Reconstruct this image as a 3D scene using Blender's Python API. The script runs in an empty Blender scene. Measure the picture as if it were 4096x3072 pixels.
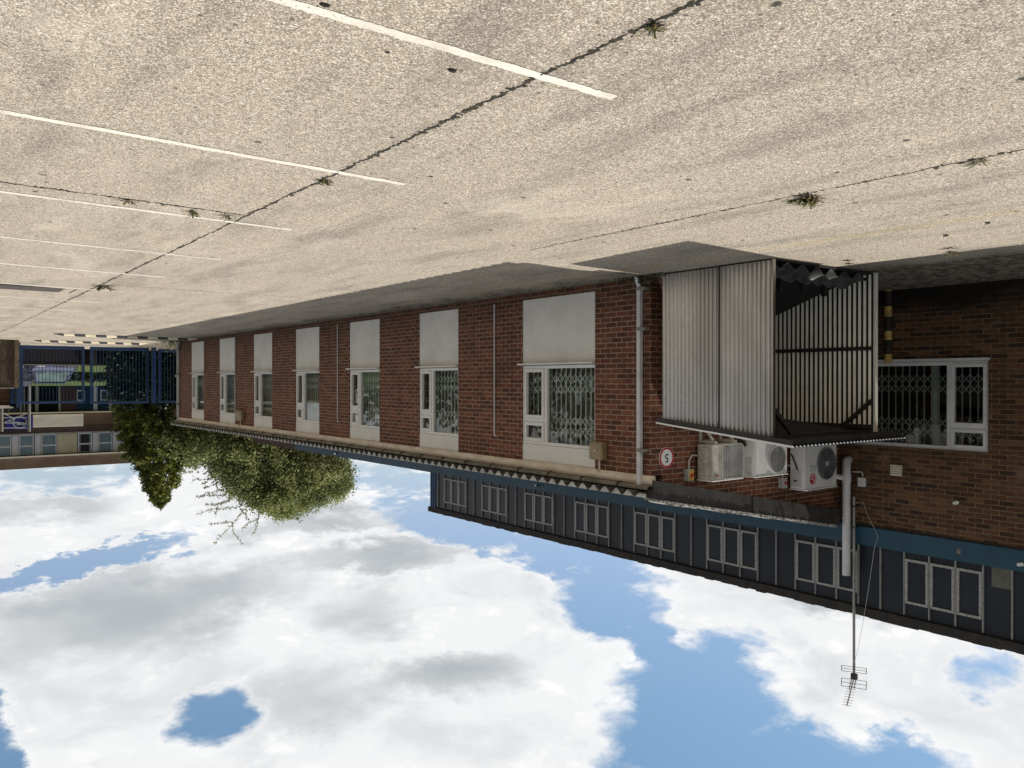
import bpy, bmesh, math, random
import numpy as np
from mathutils import Vector, Matrix
random.seed(7); RNG = np.random.default_rng(11)
D = bpy.data; SC = bpy.context.scene; COL = SC.collection
pi = math.pi

# ------------------------------------------------------------------ camera
FPX, CX, YH, TH = 3300.0, 2048.0, 1525.0, math.radians(37.014)
CAMZ = 1.46
Fv = Vector((-math.sin(TH), math.cos(TH), 0)); Rv = Vector((math.cos(TH), math.sin(TH), 0)); Uv = Vector((0, 0, 1))
pt = math.atan((1536 - YH) / FPX)
f2 = Fv * math.cos(pt) + Uv * math.sin(pt); u2 = Uv * math.cos(pt) - Fv * math.sin(pt)
cd = D.cameras.new('camera'); cam = D.objects.new('camera', cd); COL.objects.link(cam)
cd.sensor_width = 36; cd.lens = 36 * FPX / 4096; cd.clip_end = 3000; cd.clip_start = 0.05
xr, yr, zr = -Rv, -u2, -f2                      # the photograph was taken with the phone upside down
cam.matrix_world = Matrix(((xr.x, yr.x, zr.x, 0), (xr.y, yr.y, zr.y, 0), (xr.z, yr.z, zr.z, CAMZ), (0, 0, 0, 1)))
SC.camera = cam
def ray(x, y):
    return Fv + Rv * ((CX - x) / FPX) + Uv * ((y - YH) / FPX)
def at(x, y, X=None, Y=None, Z=None):
    r = ray(x, y)
    t = X / r.x if X is not None else Y / r.y if Y is not None else (Z - CAMZ) / r.z
    return Vector((0, 0, CAMZ)) + r * t
XW, YR, XM, SL = -8.43, 7.99, -13.1, .022
def gz(X):
    if X > 6: X = 6
    return -SL * (X - XW) if X > XW else -.03 * min(1, (XW - X) / (XW - XM))
def gpt(x, y):
    r = ray(x, y); t = (SL * XW - CAMZ) / (r.z + SL * r.x)
    return Vector((0, 0, CAMZ)) + r * t

# ------------------------------------------------------------------ light, sky
SC.view_settings.view_transform = 'Standard'; SC.view_settings.look = 'None'
SC.view_settings.exposure = 0.0; SC.view_settings.gamma = 1.0
tosun = Vector((-.62, -.143, 1.0)).normalized()
sd = D.lights.new('sun', 'SUN'); sd.energy = 4.8; sd.angle = math.radians(.5); sd.color = (1, .95, .87)
so = D.objects.new('sun', sd); COL.objects.link(so); so.location = (0, 0, 40)
so.rotation_euler = (-tosun).to_track_quat('-Z', 'Y').to_euler()

class NT:
    """small helper for wiring shader nodes"""
    def __init__(s, tree): s.t = tree; s.n = tree.nodes; s.l = tree.links
    def put(s, sock, v):
        if isinstance(v, bpy.types.NodeSocket): s.l.new(v, sock)
        elif v is not None: sock.default_value = v
    def add(s, typ, **kw):
        n = s.n.new(typ)
        for k, v in kw.items(): setattr(n, k, v)
        return n
    def m(s, op, a, b=None, c=None, clamp=False):
        n = s.add('ShaderNodeMath', operation=op, use_clamp=clamp)
        s.put(n.inputs[0], a); s.put(n.inputs[1], b)
        if c is not None: s.put(n.inputs[2], c)
        return n.outputs[0]
    def mix(s, f, a, b, mode='MIX'):
        n = s.add('ShaderNodeMix', data_type='RGBA', blend_type=mode)
        s.put(n.inputs[0], f); s.put(n.inputs[6], a); s.put(n.inputs[7], b)
        return n.outputs[2]
    def noise(s, vec, scale, detail=4, rough=.55, dist=0, dim='3D', out=0):
        n = s.add('ShaderNodeTexNoise', noise_dimensions=dim)
        s.put(n.inputs['Vector'], vec); n.inputs['Scale'].default_value = scale
        n.inputs['Detail'].default_value = detail; n.inputs['Roughness'].default_value = rough
        n.inputs['Distortion'].default_value = dist
        return n.outputs[out]
    def ss(s, v, a, b, lo=0., hi=1.):
        n = s.add('ShaderNodeMapRange', interpolation_type='SMOOTHSTEP')
        s.put(n.inputs[0], v)
        for i, q in enumerate((a, b, lo, hi)): n.inputs[i + 1].default_value = q
        return n.outputs[0]
    def ramp(s, f, stops, interp='LINEAR'):
        n = s.add('ShaderNodeValToRGB'); r = n.color_ramp; r.interpolation = interp
        while len(r.elements) < len(stops): r.elements.new(.5)
        for e, (p, c) in zip(r.elements, stops): e.position = p; e.color = (*c, 1)
        s.put(n.inputs[0], f); return n.outputs[0]
    def comb(s, x, y, z):
        n = s.add('ShaderNodeCombineXYZ')
        for i, v in enumerate((x, y, z)): s.put(n.inputs[i], v)
        return n.outputs[0]
    def sep(s, v):
        n = s.add('ShaderNodeSeparateXYZ'); s.put(n.inputs[0], v); return n.outputs
    def vmul(s, v, k):
        n = s.add('ShaderNodeVectorMath', operation='MULTIPLY'); s.put(n.inputs[0], v); n.inputs[1].default_value = k
        return n.outputs[0]

w = D.worlds.new('World'); SC.world = w; w.use_nodes = True; w.node_tree.nodes.clear()
T = NT(w.node_tree)
sky = T.add('ShaderNodeTexSky', sky_type='NISHITA'); sky.sun_disc = False
sky.sun_elevation = math.asin(tosun.z); sky.sun_rotation = math.atan2(tosun.x, tosun.y)
sky.air_density = 1.0; sky.dust_density = .6; sky.ozone_density = 1.5
gen = T.add('ShaderNodeTexCoord').outputs['Generated']
dx, dy, dz = T.sep(gen)
az0 = T.m('ARCTAN2', dx, dy); el0 = T.m('ARCSINE', dz)
pl = T.m('ADD', T.m('MAXIMUM', dz, 0.0), .22)
plane = T.comb(T.m('DIVIDE', dx, pl), T.m('DIVIDE', dy, pl), .3)       # cloud layer seen in perspective
nA = T.noise(plane, 2.2, 9, .62)
nC = T.noise(plane, 3.0, 3, .5)
wz = T.add('ShaderNodeTexNoise'); T.put(wz.inputs['Vector'], plane); wz.inputs['Scale'].default_value = 3.2
wz.inputs['Detail'].default_value = 7; wz.inputs['Roughness'].default_value = .6
wx, wy, _ = T.sep(wz.outputs['Color'])
w2 = T.add('ShaderNodeTexNoise'); T.put(w2.inputs['Vector'], plane); w2.inputs['Scale'].default_value = 11
w2.inputs['Detail'].default_value = 8; w2.inputs['Roughness'].default_value = .65
vx_, vy_, _ = T.sep(w2.outputs['Color'])
az = T.m('ADD', az0, T.m('ADD', T.m('MULTIPLY', T.m('SUBTRACT', wx, .5), .085), T.m('MULTIPLY', T.m('SUBTRACT', vx_, .5), .065)))
el = T.m('ADD', el0, T.m('ADD', T.m('MULTIPLY', T.m('SUBTRACT', wy, .5), .065), T.m('MULTIPLY', T.m('SUBTRACT', vy_, .5), .055)))
def azel(x, y):
    r = ray(x, y).normalized(); return np.array((math.atan2(r.x, r.y), math.asin(r.z)))
def ellipse(cx, cy, a, b, wgt=1.0):
    c = azel(cx, cy); e1 = azel(cx + a[0], cy + a[1]) - c; e2 = azel(cx + b[0], cy + b[1]) - c
    M = np.linalg.inv(np.array([e1, e2]).T)
    p = T.m('SUBTRACT', az, float(c[0])); q = T.m('SUBTRACT', el, float(c[1]))
    u = T.m('ADD', T.m('MULTIPLY', p, float(M[0, 0])), T.m('MULTIPLY', q, float(M[0, 1])))
    v = T.m('ADD', T.m('MULTIPLY', p, float(M[1, 0])), T.m('MULTIPLY', q, float(M[1, 1])))
    r2 = T.m('ADD', T.m('MULTIPLY', u, u), T.m('MULTIPLY', v, v))
    return T.m('MULTIPLY', T.m('SUBTRACT', 1.0, r2), wgt)
def union(L):
    o = ellipse(*L[0])
    for e in L[1:]: o = T.m('SMOOTH_MAX', o, ellipse(*e), .25)
    return o
gaps = union([(1850, 2095, (330, 75), (-10, 95), 1.5), (2280, 2225, (330, 75), (0, 95), 1.3), (2440, 2400, (190, 60), (-20, 140)), (2640, 2610, (140, 190), (110, -30)),
              (2770, 2860, (330, 70), (-110, 330), 1.15), (3120, 3060, (560, 40), (-40, 190), 1.1), (3620, 3010, (190, 40), (-20, 100)), (850, 2860, (130, -65), (45, 95), .72), (330, 2262, (470, -110), (8, 40), .85),
              (-30, 3000, (110, -20), (10, 150)), (3930, 2690, (70, 30), (-30, 60), .2), (330, 1890, (340, -30), (0, 60), .62), (1600, 1900, (300, 20), (0, 60), .45),
              (-900, 2900, (300, 60), (0, 200)), (5200, 3200, (500, 60), (0, 300)), (2200, 3900, (700, 60), (0, 300))])
dens = T.m('ADD', T.m('MULTIPLY', gaps, -1.0), T.m('MULTIPLY', T.m('SUBTRACT', nA, .5), 1.5))
vp = T.add('ShaderNodeTexVoronoi', feature='F1', voronoi_dimensions='2D'); wv = T.add('ShaderNodeVectorMath', operation='ADD')
T.put(wv.inputs[0], plane); T.put(wv.inputs[1], T.vmul(w2.outputs['Color'], (.10, .10, .10)))
T.put(vp.inputs['Vector'], wv.outputs[0]); vp.inputs['Scale'].default_value = 6.5; vp.inputs['Detail'].default_value = 3; vp.inputs['Roughness'].default_value = .6
puffy = vp.outputs['Distance']                                             # rounded heads of cumulus
dens = T.m('ADD', dens, T.m('MULTIPLY', T.m('SUBTRACT', .50, puffy), .75))
cloud = T.ss(dens, -.80, .30)
gray = union([(420, 2480, (620, -130), (60, 190)), (900, 2380, (420, -60), (20, 130)), (1550, 2235, (420, -40), (0, 62)),
              (1350, 2095, (520, -40), (0, 55)), (1700, 2730, (430, -10), (0, 100)), (1300, 2780, (300, -20), (0, 150), .7), (120, 2010, (300, -10), (0, 70), .5),
              (3350, 2420, (260, 60), (0, 50), .7), (1480, 2440, (200, -10), (0, 120), .7), (-700, 2400, (600, 0), (0, 200))])
gr = T.ss(T.m('ADD', gray, T.m('MULTIPLY', T.m('SUBTRACT', nC, .5), 2.2)), -.55, 1.45)
puff = T.ss(T.m('ADD', T.m('MULTIPLY', nA, .55), T.m('MULTIPLY', T.noise(plane, 7.5, 8, .6), .45)), .36, .60)
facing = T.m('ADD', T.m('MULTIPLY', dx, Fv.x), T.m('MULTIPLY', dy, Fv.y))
away = T.ss(facing, .35, -.15)                                             # unseen sky behind the view greyed and dimmed to deepen the shade
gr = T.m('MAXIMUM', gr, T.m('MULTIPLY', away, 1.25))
ccol = T.mix(gr, (10.2, 10.2, 10.2, 1), (4.4, 4.75, 5.0, 1))
nD = T.noise(plane, 3.6, 8, .6, .5)
ccol = T.mix(T.m('MULTIPLY', T.ss(nD, .44, .70), .42), ccol, (5.0, 5.35, 5.75, 1))
ccol = T.mix(T.m('MULTIPLY', T.ss(puffy, .35, .8), .22), ccol, (5.2, 5.55, 5.95, 1))
ccol = T.mix(T.m('MULTIPLY', T.ss(dens, .9, .1), .30), ccol, (10.4, 10.4, 10.4, 1))       # bright rims
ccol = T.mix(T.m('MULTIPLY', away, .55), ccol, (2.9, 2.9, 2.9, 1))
blue = T.mix(1.0, sky.outputs[0], T.mix(T.ss(dz, .12, .45), (1.30, 1.20, 1.22, 1), (1.10, 1.28, 1.22, 1)), 'MULTIPLY')
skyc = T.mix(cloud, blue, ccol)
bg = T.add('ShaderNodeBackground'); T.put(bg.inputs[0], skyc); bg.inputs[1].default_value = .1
wo = T.add('ShaderNodeOutputWorld'); T.l.new(bg.outputs[0], wo.inputs[0])

# ------------------------------------------------------------------ materials
def newmat(name):
    m = D.materials.new(name); m.use_nodes = True; t = NT(m.node_tree); t.n.clear()
    b = t.add('ShaderNodeBsdfPrincipled'); o = t.add('ShaderNodeOutputMaterial'); t.l.new(b.outputs[0], o.inputs[0])
    return m, t, b, o
def c4(c): return (*c, 1)
def P(name, col, rough=.6, metal=0., var=.25, scale=5., bump=0., col2=None, spec=.5, stretch=(1, 1, 1), fine=40.):
    m, t, b, o = newmat(name)
    ob = t.vmul(t.add('ShaderNodeTexCoord').outputs['Object'], stretch)
    n1 = t.noise(ob, scale, 6, .6); n2 = t.noise(ob, fine, 3, .5)
    c2 = col2 or tuple(v * (1 - var * 1.6) for v in col)
    f = t.ss(n1, .38, .68)
    c = t.mix(f, c4(col), c4(c2))
    c = t.mix(t.m('MULTIPLY', t.ss(n2, .4, .75), var * .7), c, c4(tuple(v * .5 for v in c2)))
    t.put(b.inputs['Base Color'], c); b.inputs['Metallic'].default_value = metal
    t.put(b.inputs['Roughness'], t.m('ADD', rough - .06, t.m('MULTIPLY', n1, .14)))
    b.inputs['Specular IOR Level'].default_value = spec
    if bump:
        bp = t.add('ShaderNodeBump'); bp.inputs['Strength'].default_value = bump; bp.inputs['Distance'].default_value = .01
        t.put(bp.inputs['Height'], n2); t.l.new(bp.outputs[0], b.inputs['Normal'])
    return m
def brick(name, stops, mortar, damp=.35, seed=0.):
    m, t, b, o = newmat(name)
    uv = t.add('ShaderNodeUVMap', uv_map='UVMap').outputs[0]
    br = t.add('ShaderNodeTexBrick'); br.offset = .5; t.put(br.inputs['Vector'], uv)
    br.inputs['Color1'].default_value = (0, 0, 0, 1); br.inputs['Color2'].default_value = (1, 1, 1, 1); br.inputs['Mortar'].default_value = (.5, .5, .5, 1)
    br.inputs['Scale'].default_value = 1; br.inputs['Brick Width'].default_value = .225; br.inputs['Row Height'].default_value = .075
    br.inputs['Mortar Size'].default_value = .0078; br.inputs['Mortar Smooth'].default_value = .25; br.inputs['Bias'].default_value = 0
    u, v, _ = t.sep(uv)
    n1 = t.noise(uv, 55, 5, .65); n2 = t.noise(uv, 1.1, 5, .6); n3 = t.noise(uv, 9, 4, .6)
    val = t.m('ADD', br.outputs[0], t.m('MULTIPLY', t.m('SUBTRACT', n3, .5), .55), clamp=True)
    c = t.ramp(val, stops)
    c = t.mix(t.m('MULTIPLY', t.ss(n1, .45, .75), .5), c, (.03, .016, .012, 1))
    mc = t.mix(t.ss(n3, .35, .7), c4(mortar), c4(tuple(q * .55 for q in mortar)))
    c = t.mix(br.outputs['Fac'], c, mc)
    c = t.mix(t.m('MULTIPLY', t.ss(n2, .5, .78), .45), c, (.035, .024, .018, 1))
    sk = t.noise(t.comb(t.m('MULTIPLY', u, 5.), t.m('MULTIPLY', v, .45), seed), 1.0, 5, .6)
    c = t.mix(t.m('MULTIPLY', t.ss(sk, .54, .74), .45), c, (.045, .028, .02, 1))          # run-off streaks
    pl_ = t.noise(uv, 2.3, 5, .65)
    c = t.mix(t.m('MULTIPLY', t.ss(pl_, .60, .78), .22), c, (.36, .29, .22, 1))           # pale bloom
    dmp = t.m('MULTIPLY', t.ss(t.m('ADD', v, t.m('MULTIPLY', t.m('SUBTRACT', n2, .5), 1.1)), .08, .55, 1., 0.), damp)
    c = t.mix(dmp, c, (.010, .009, .007, 1))                            # damp, mossy foot of the wall
    t.put(b.inputs['Base Color'], c); b.inputs['Roughness'].default_value = .85; b.inputs['Specular IOR Level'].default_value = .3
    bp = t.add('ShaderNodeBump'); bp.inputs['Strength'].default_value = .8; bp.inputs['Distance'].default_value = .008
    t.put(bp.inputs['Height'], t.m('SUBTRACT', t.m('MULTIPLY', n1, .35), br.outputs['Fac']))
    t.l.new(bp.outputs[0], b.inputs['Normal'])
    return m
def glassmat(name, tint=(.8, .9, .87), gl=1.0):
    m, t, b, o = newmat(name); t.n.remove(b)
    tr = t.add('ShaderNodeBsdfTransparent'); tr.inputs[0].default_value = c4(tint)
    g = t.add('ShaderNodeBsdfGlossy'); g.inputs['Roughness'].default_value = .015; g.inputs[0].default_value = c4((.95,) * 3)
    fr = t.add('ShaderNodeFresnel'); bf = t.add('ShaderNodeNewGeometry').outputs['Backfacing']; t.put(fr.inputs[0], t.m('ADD', 1.5, t.m('MULTIPLY', bf, 1 / 1.5 - 1.5)))
    ob = t.add('ShaderNodeTexCoord').outputs['Object']
    bp = t.add('ShaderNodeBump'); bp.inputs['Strength'].default_value = .05; bp.inputs['Distance'].default_value = .02
    t.put(bp.inputs['Height'], t.noise(ob, 1.5, 2)); t.l.new(bp.outputs[0], g.inputs['Normal'])
    mx = t.add('ShaderNodeMixShader'); t.put(mx.inputs[0], t.m('MULTIPLY', fr.outputs[0], gl, clamp=True))
    t.l.new(tr.outputs[0], mx.inputs[1]); t.l.new(g.outputs[0], mx.inputs[2]); t.l.new(mx.outputs[0], o.inputs[0])
    return m
def leafmat(name, stops, trans=.3, nscale=.8):
    m, t, b, o = newmat(name); t.n.remove(b)
    ge = t.add('ShaderNodeNewGeometry'); ob = t.add('ShaderNodeTexCoord').outputs['Object']
    n = t.noise(ob, nscale, 3, .5)
    v = t.m('ADD', t.m('MULTIPLY', ge.outputs['Random Per Island'], .6), t.m('MULTIPLY', t.ss(n, .3, .7), .4))
    c = t.ramp(v, stops)
    df = t.add('ShaderNodeBsdfPrincipled'); t.put(df.inputs['Base Color'], c); df.inputs['Roughness'].default_value = .5; df.inputs['Specular IOR Level'].default_value = .35
    tl = t.add('ShaderNodeBsdfTranslucent'); t.put(tl.inputs[0], c)
    mx = t.add('ShaderNodeMixShader'); mx.inputs[0].default_value = trans
    t.l.new(df.outputs[0], mx.inputs[1]); t.l.new(tl.outputs[0], mx.inputs[2]); t.l.new(mx.outputs[0], o.inputs[0])
    return m
def groundmat():
    m, t, b, o = newmat('exposed_aggregate_concrete')
    ob = t.add('ShaderNodeTexCoord').outputs['Object']
    vo = t.add('ShaderNodeTexVoronoi'); t.put(vo.inputs['Vector'], ob); vo.inputs['Scale'].default_value = 105; vo.inputs['Randomness'].default_value = 1
    rnd, r2, _ = t.sep(vo.outputs['Color'])
    v2 = t.add('ShaderNodeTexVoronoi'); t.put(v2.inputs['Vector'], ob); v2.inputs['Scale'].default_value = 55
    q1, q2, _ = t.sep(v2.outputs['Color'])
    n0 = t.noise(ob, 120, 3, .7); n1 = t.noise(ob, 26, 6, .72); n2 = t.noise(ob, 1.3, 6, .65); n3 = t.noise(ob, .22, 5, .6)
    n4 = t.noise(ob, 7.0, 6, .75)
    st = t.noise(t.vmul(ob, (1.5, .35, 1)), 1.5, 6, .66)
    base = t.mix(t.ss(n2, .3, .7), (.64, .545, .435, 1), (.53, .45, .36, 1))
    base = t.mix(t.ss(n3, .35, .65), base, (.53, .475, .40, 1))
    stone = t.ramp(rnd, [(0, (.10, .083, .064)), (.18, (.20, .165, .12)), (.42, (.41, .345, .27)), (.70, (.58, .50, .40)), (.86, (.90, .84, .75)), (.96, (.88, .84, .78)), (1, (.70, .50, .28))])
    c = t.mix(.66, base, stone)
    big = t.ramp(q1, [(0, (.06, .05, .042)), (.10, (.24, .19, .14)), (.2, (.40, .345, .27)), (.86, (.40, .345, .27)), (.93, (.78, .72, .62)), (1, (.80, .74, .66))])
    c = t.mix(.30, c, big)
    c = t.mix(t.m('MULTIPLY', t.ss(vo.outputs['Distance'], .36, .66), .6), c, (.085, .07, .055, 1))
    c = t.mix(t.m('MULTIPLY', t.ss(n0, .52, .70), .45), c, (.085, .07, .055, 1))
    c = t.mix(t.m('MULTIPLY', t.ss(n1, .53, .66), .42), c, (.12, .105, .088, 1))
    c = t.mix(t.m('MULTIPLY', t.ss(n1, .33, .46, 1., 0.), .28), c, (.66, .59, .48, 1))
    c = t.mix(t.m('MULTIPLY', t.ss(n4, .54, .70), .30), c, (.16, .14, .115, 1))
    c = t.mix(t.m('MULTIPLY', t.m('MULTIPLY', t.ss(st, .46, .68), t.ss(n0, .38, .58)), .68), c, (.10, .092, .084, 1))
    n5 = t.noise(t.vmul(ob, (.55, .22, 1)), 1.0, 7, .7, .6)
    c = t.mix(t.m('MULTIPLY', t.m('MULTIPLY', t.ss(n5, .48, .70), t.ss(n1, .34, .60)), .26), c, (.17, .152, .125, 1))          # broad wear and old oil
    c = t.mix(t.m('MULTIPLY', t.ss(n5, .32, .46, 1., 0.), .22), c, (.68, .61, .51, 1))
    # dark moss and tar spots
    v3 = t.add('ShaderNodeTexVoronoi'); t.put(v3.inputs['Vector'], ob); v3.inputs['Scale'].default_value = 3.1
    s1, s2, _ = t.sep(v3.outputs['Color'])
    spot = t.m('MULTIPLY', t.ss(t.m('ADD', v3.outputs['Distance'], t.m('MULTIPLY', t.m('SUBTRACT', n1, .5), .22)), .06, .10, 1., 0.), t.m('GREATER_THAN', s1, .66))
    c = t.mix(t.m('MULTIPLY', spot, .9), c, (.03, .026, .022, 1))
    v4 = t.add('ShaderNodeTexVoronoi'); t.put(v4.inputs['Vector'], ob); v4.inputs['Scale'].default_value = 12
    e1, e2, _ = t.sep(v4.outputs['Color'])
    sp2 = t.m('MULTIPLY', t.ss(t.m('ADD', v4.outputs['Distance'], t.m('MULTIPLY', t.m('SUBTRACT', n1, .5), .5)), .10, .17, 1., 0.), t.m('GREATER_THAN', e1, .70))
    c = t.mix(t.m('MULTIPLY', sp2, .75), c, (.06, .052, .045, 1))
    # dirt and moss washed to the foot of the walls
    x, y, z = t.sep(ob)
    edge = t.ss(t.m('ADD', t.m('ADD', x, t.m('MULTIPLY', t.m('LESS_THAN', y, 7.95), 2.2)), t.m('MULTIPLY', t.m('SUBTRACT', n2, .5), 1.6)), XW + .05, XW + .75, 1., 0.)
    c = t.mix(t.m('MULTIPLY', edge, t.m('ADD', .35, t.m('MULTIPLY', t.ss(n4, .40, .60), .6))), c, (.040, .034, .022, 1))
    c = t.mix(t.m('MULTIPLY', edge, t.m('MULTIPLY', t.ss(n1, .50, .62), .7)), c, (.022, .019, .014, 1))
    # faded yellow line along the wall
    yl = t.m('MULTIPLY', t.m('LESS_THAN', t.m('ABSOLUTE', t.m('SUBTRACT', x, XW + .62)), .045), t.ss(n1, .42, .56))
    c = t.mix(t.m('MULTIPLY', yl, .5), c, (.35, .26, .08, 1))
    t.put(b.inputs['Base Color'], c); b.inputs['Roughness'].default_value = .9; b.inputs['Specular IOR Level'].default_value = .25
    bp = t.add('ShaderNodeBump'); bp.inputs['Strength'].default_value = .55; bp.inputs['Distance'].default_value = .006
    t.put(bp.inputs['Height'], t.m('ADD', t.m('MULTIPLY', vo.outputs['Distance'], -1.), t.m('MULTIPLY', n1, .8)))
    t.l.new(bp.outputs[0], b.inputs['Normal'])
    return m
def linemat():
    m, t, b, o = newmat('worn_road_paint'); ob = t.add('ShaderNodeTexCoord').outputs['Object']
    a = t.noise(ob, 55, 4, .7); d = t.noise(ob, 5, 5, .6); f = t.noise(ob, 1.2, 4, .6)
    c = t.mix(t.ss(d, .4, .7), (.62, .585, .52, 1), (.52, .475, .41, 1))
    worn = t.ss(t.m('ADD', a, t.m('MULTIPLY', t.m('SUBTRACT', f, .5), .5)), .56, .64)
    c = t.mix(t.m('MULTIPLY', worn, .8), c, (.30, .255, .20, 1))
    c = t.mix(t.m('MULTIPLY', t.ss(a, .30, .36, 1., 0.), .7), c, (.10, .09, .075, 1))
    t.put(b.inputs['Base Color'], c); b.inputs['Roughness'].default_value = .85
    bp = t.add('ShaderNodeBump'); bp.inputs['Strength'].default_value = .4; bp.inputs['Distance'].default_value = .004
    t.put(bp.inputs['Height'], a); t.l.new(bp.outputs[0], b.inputs['Normal'])
    return m
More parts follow.
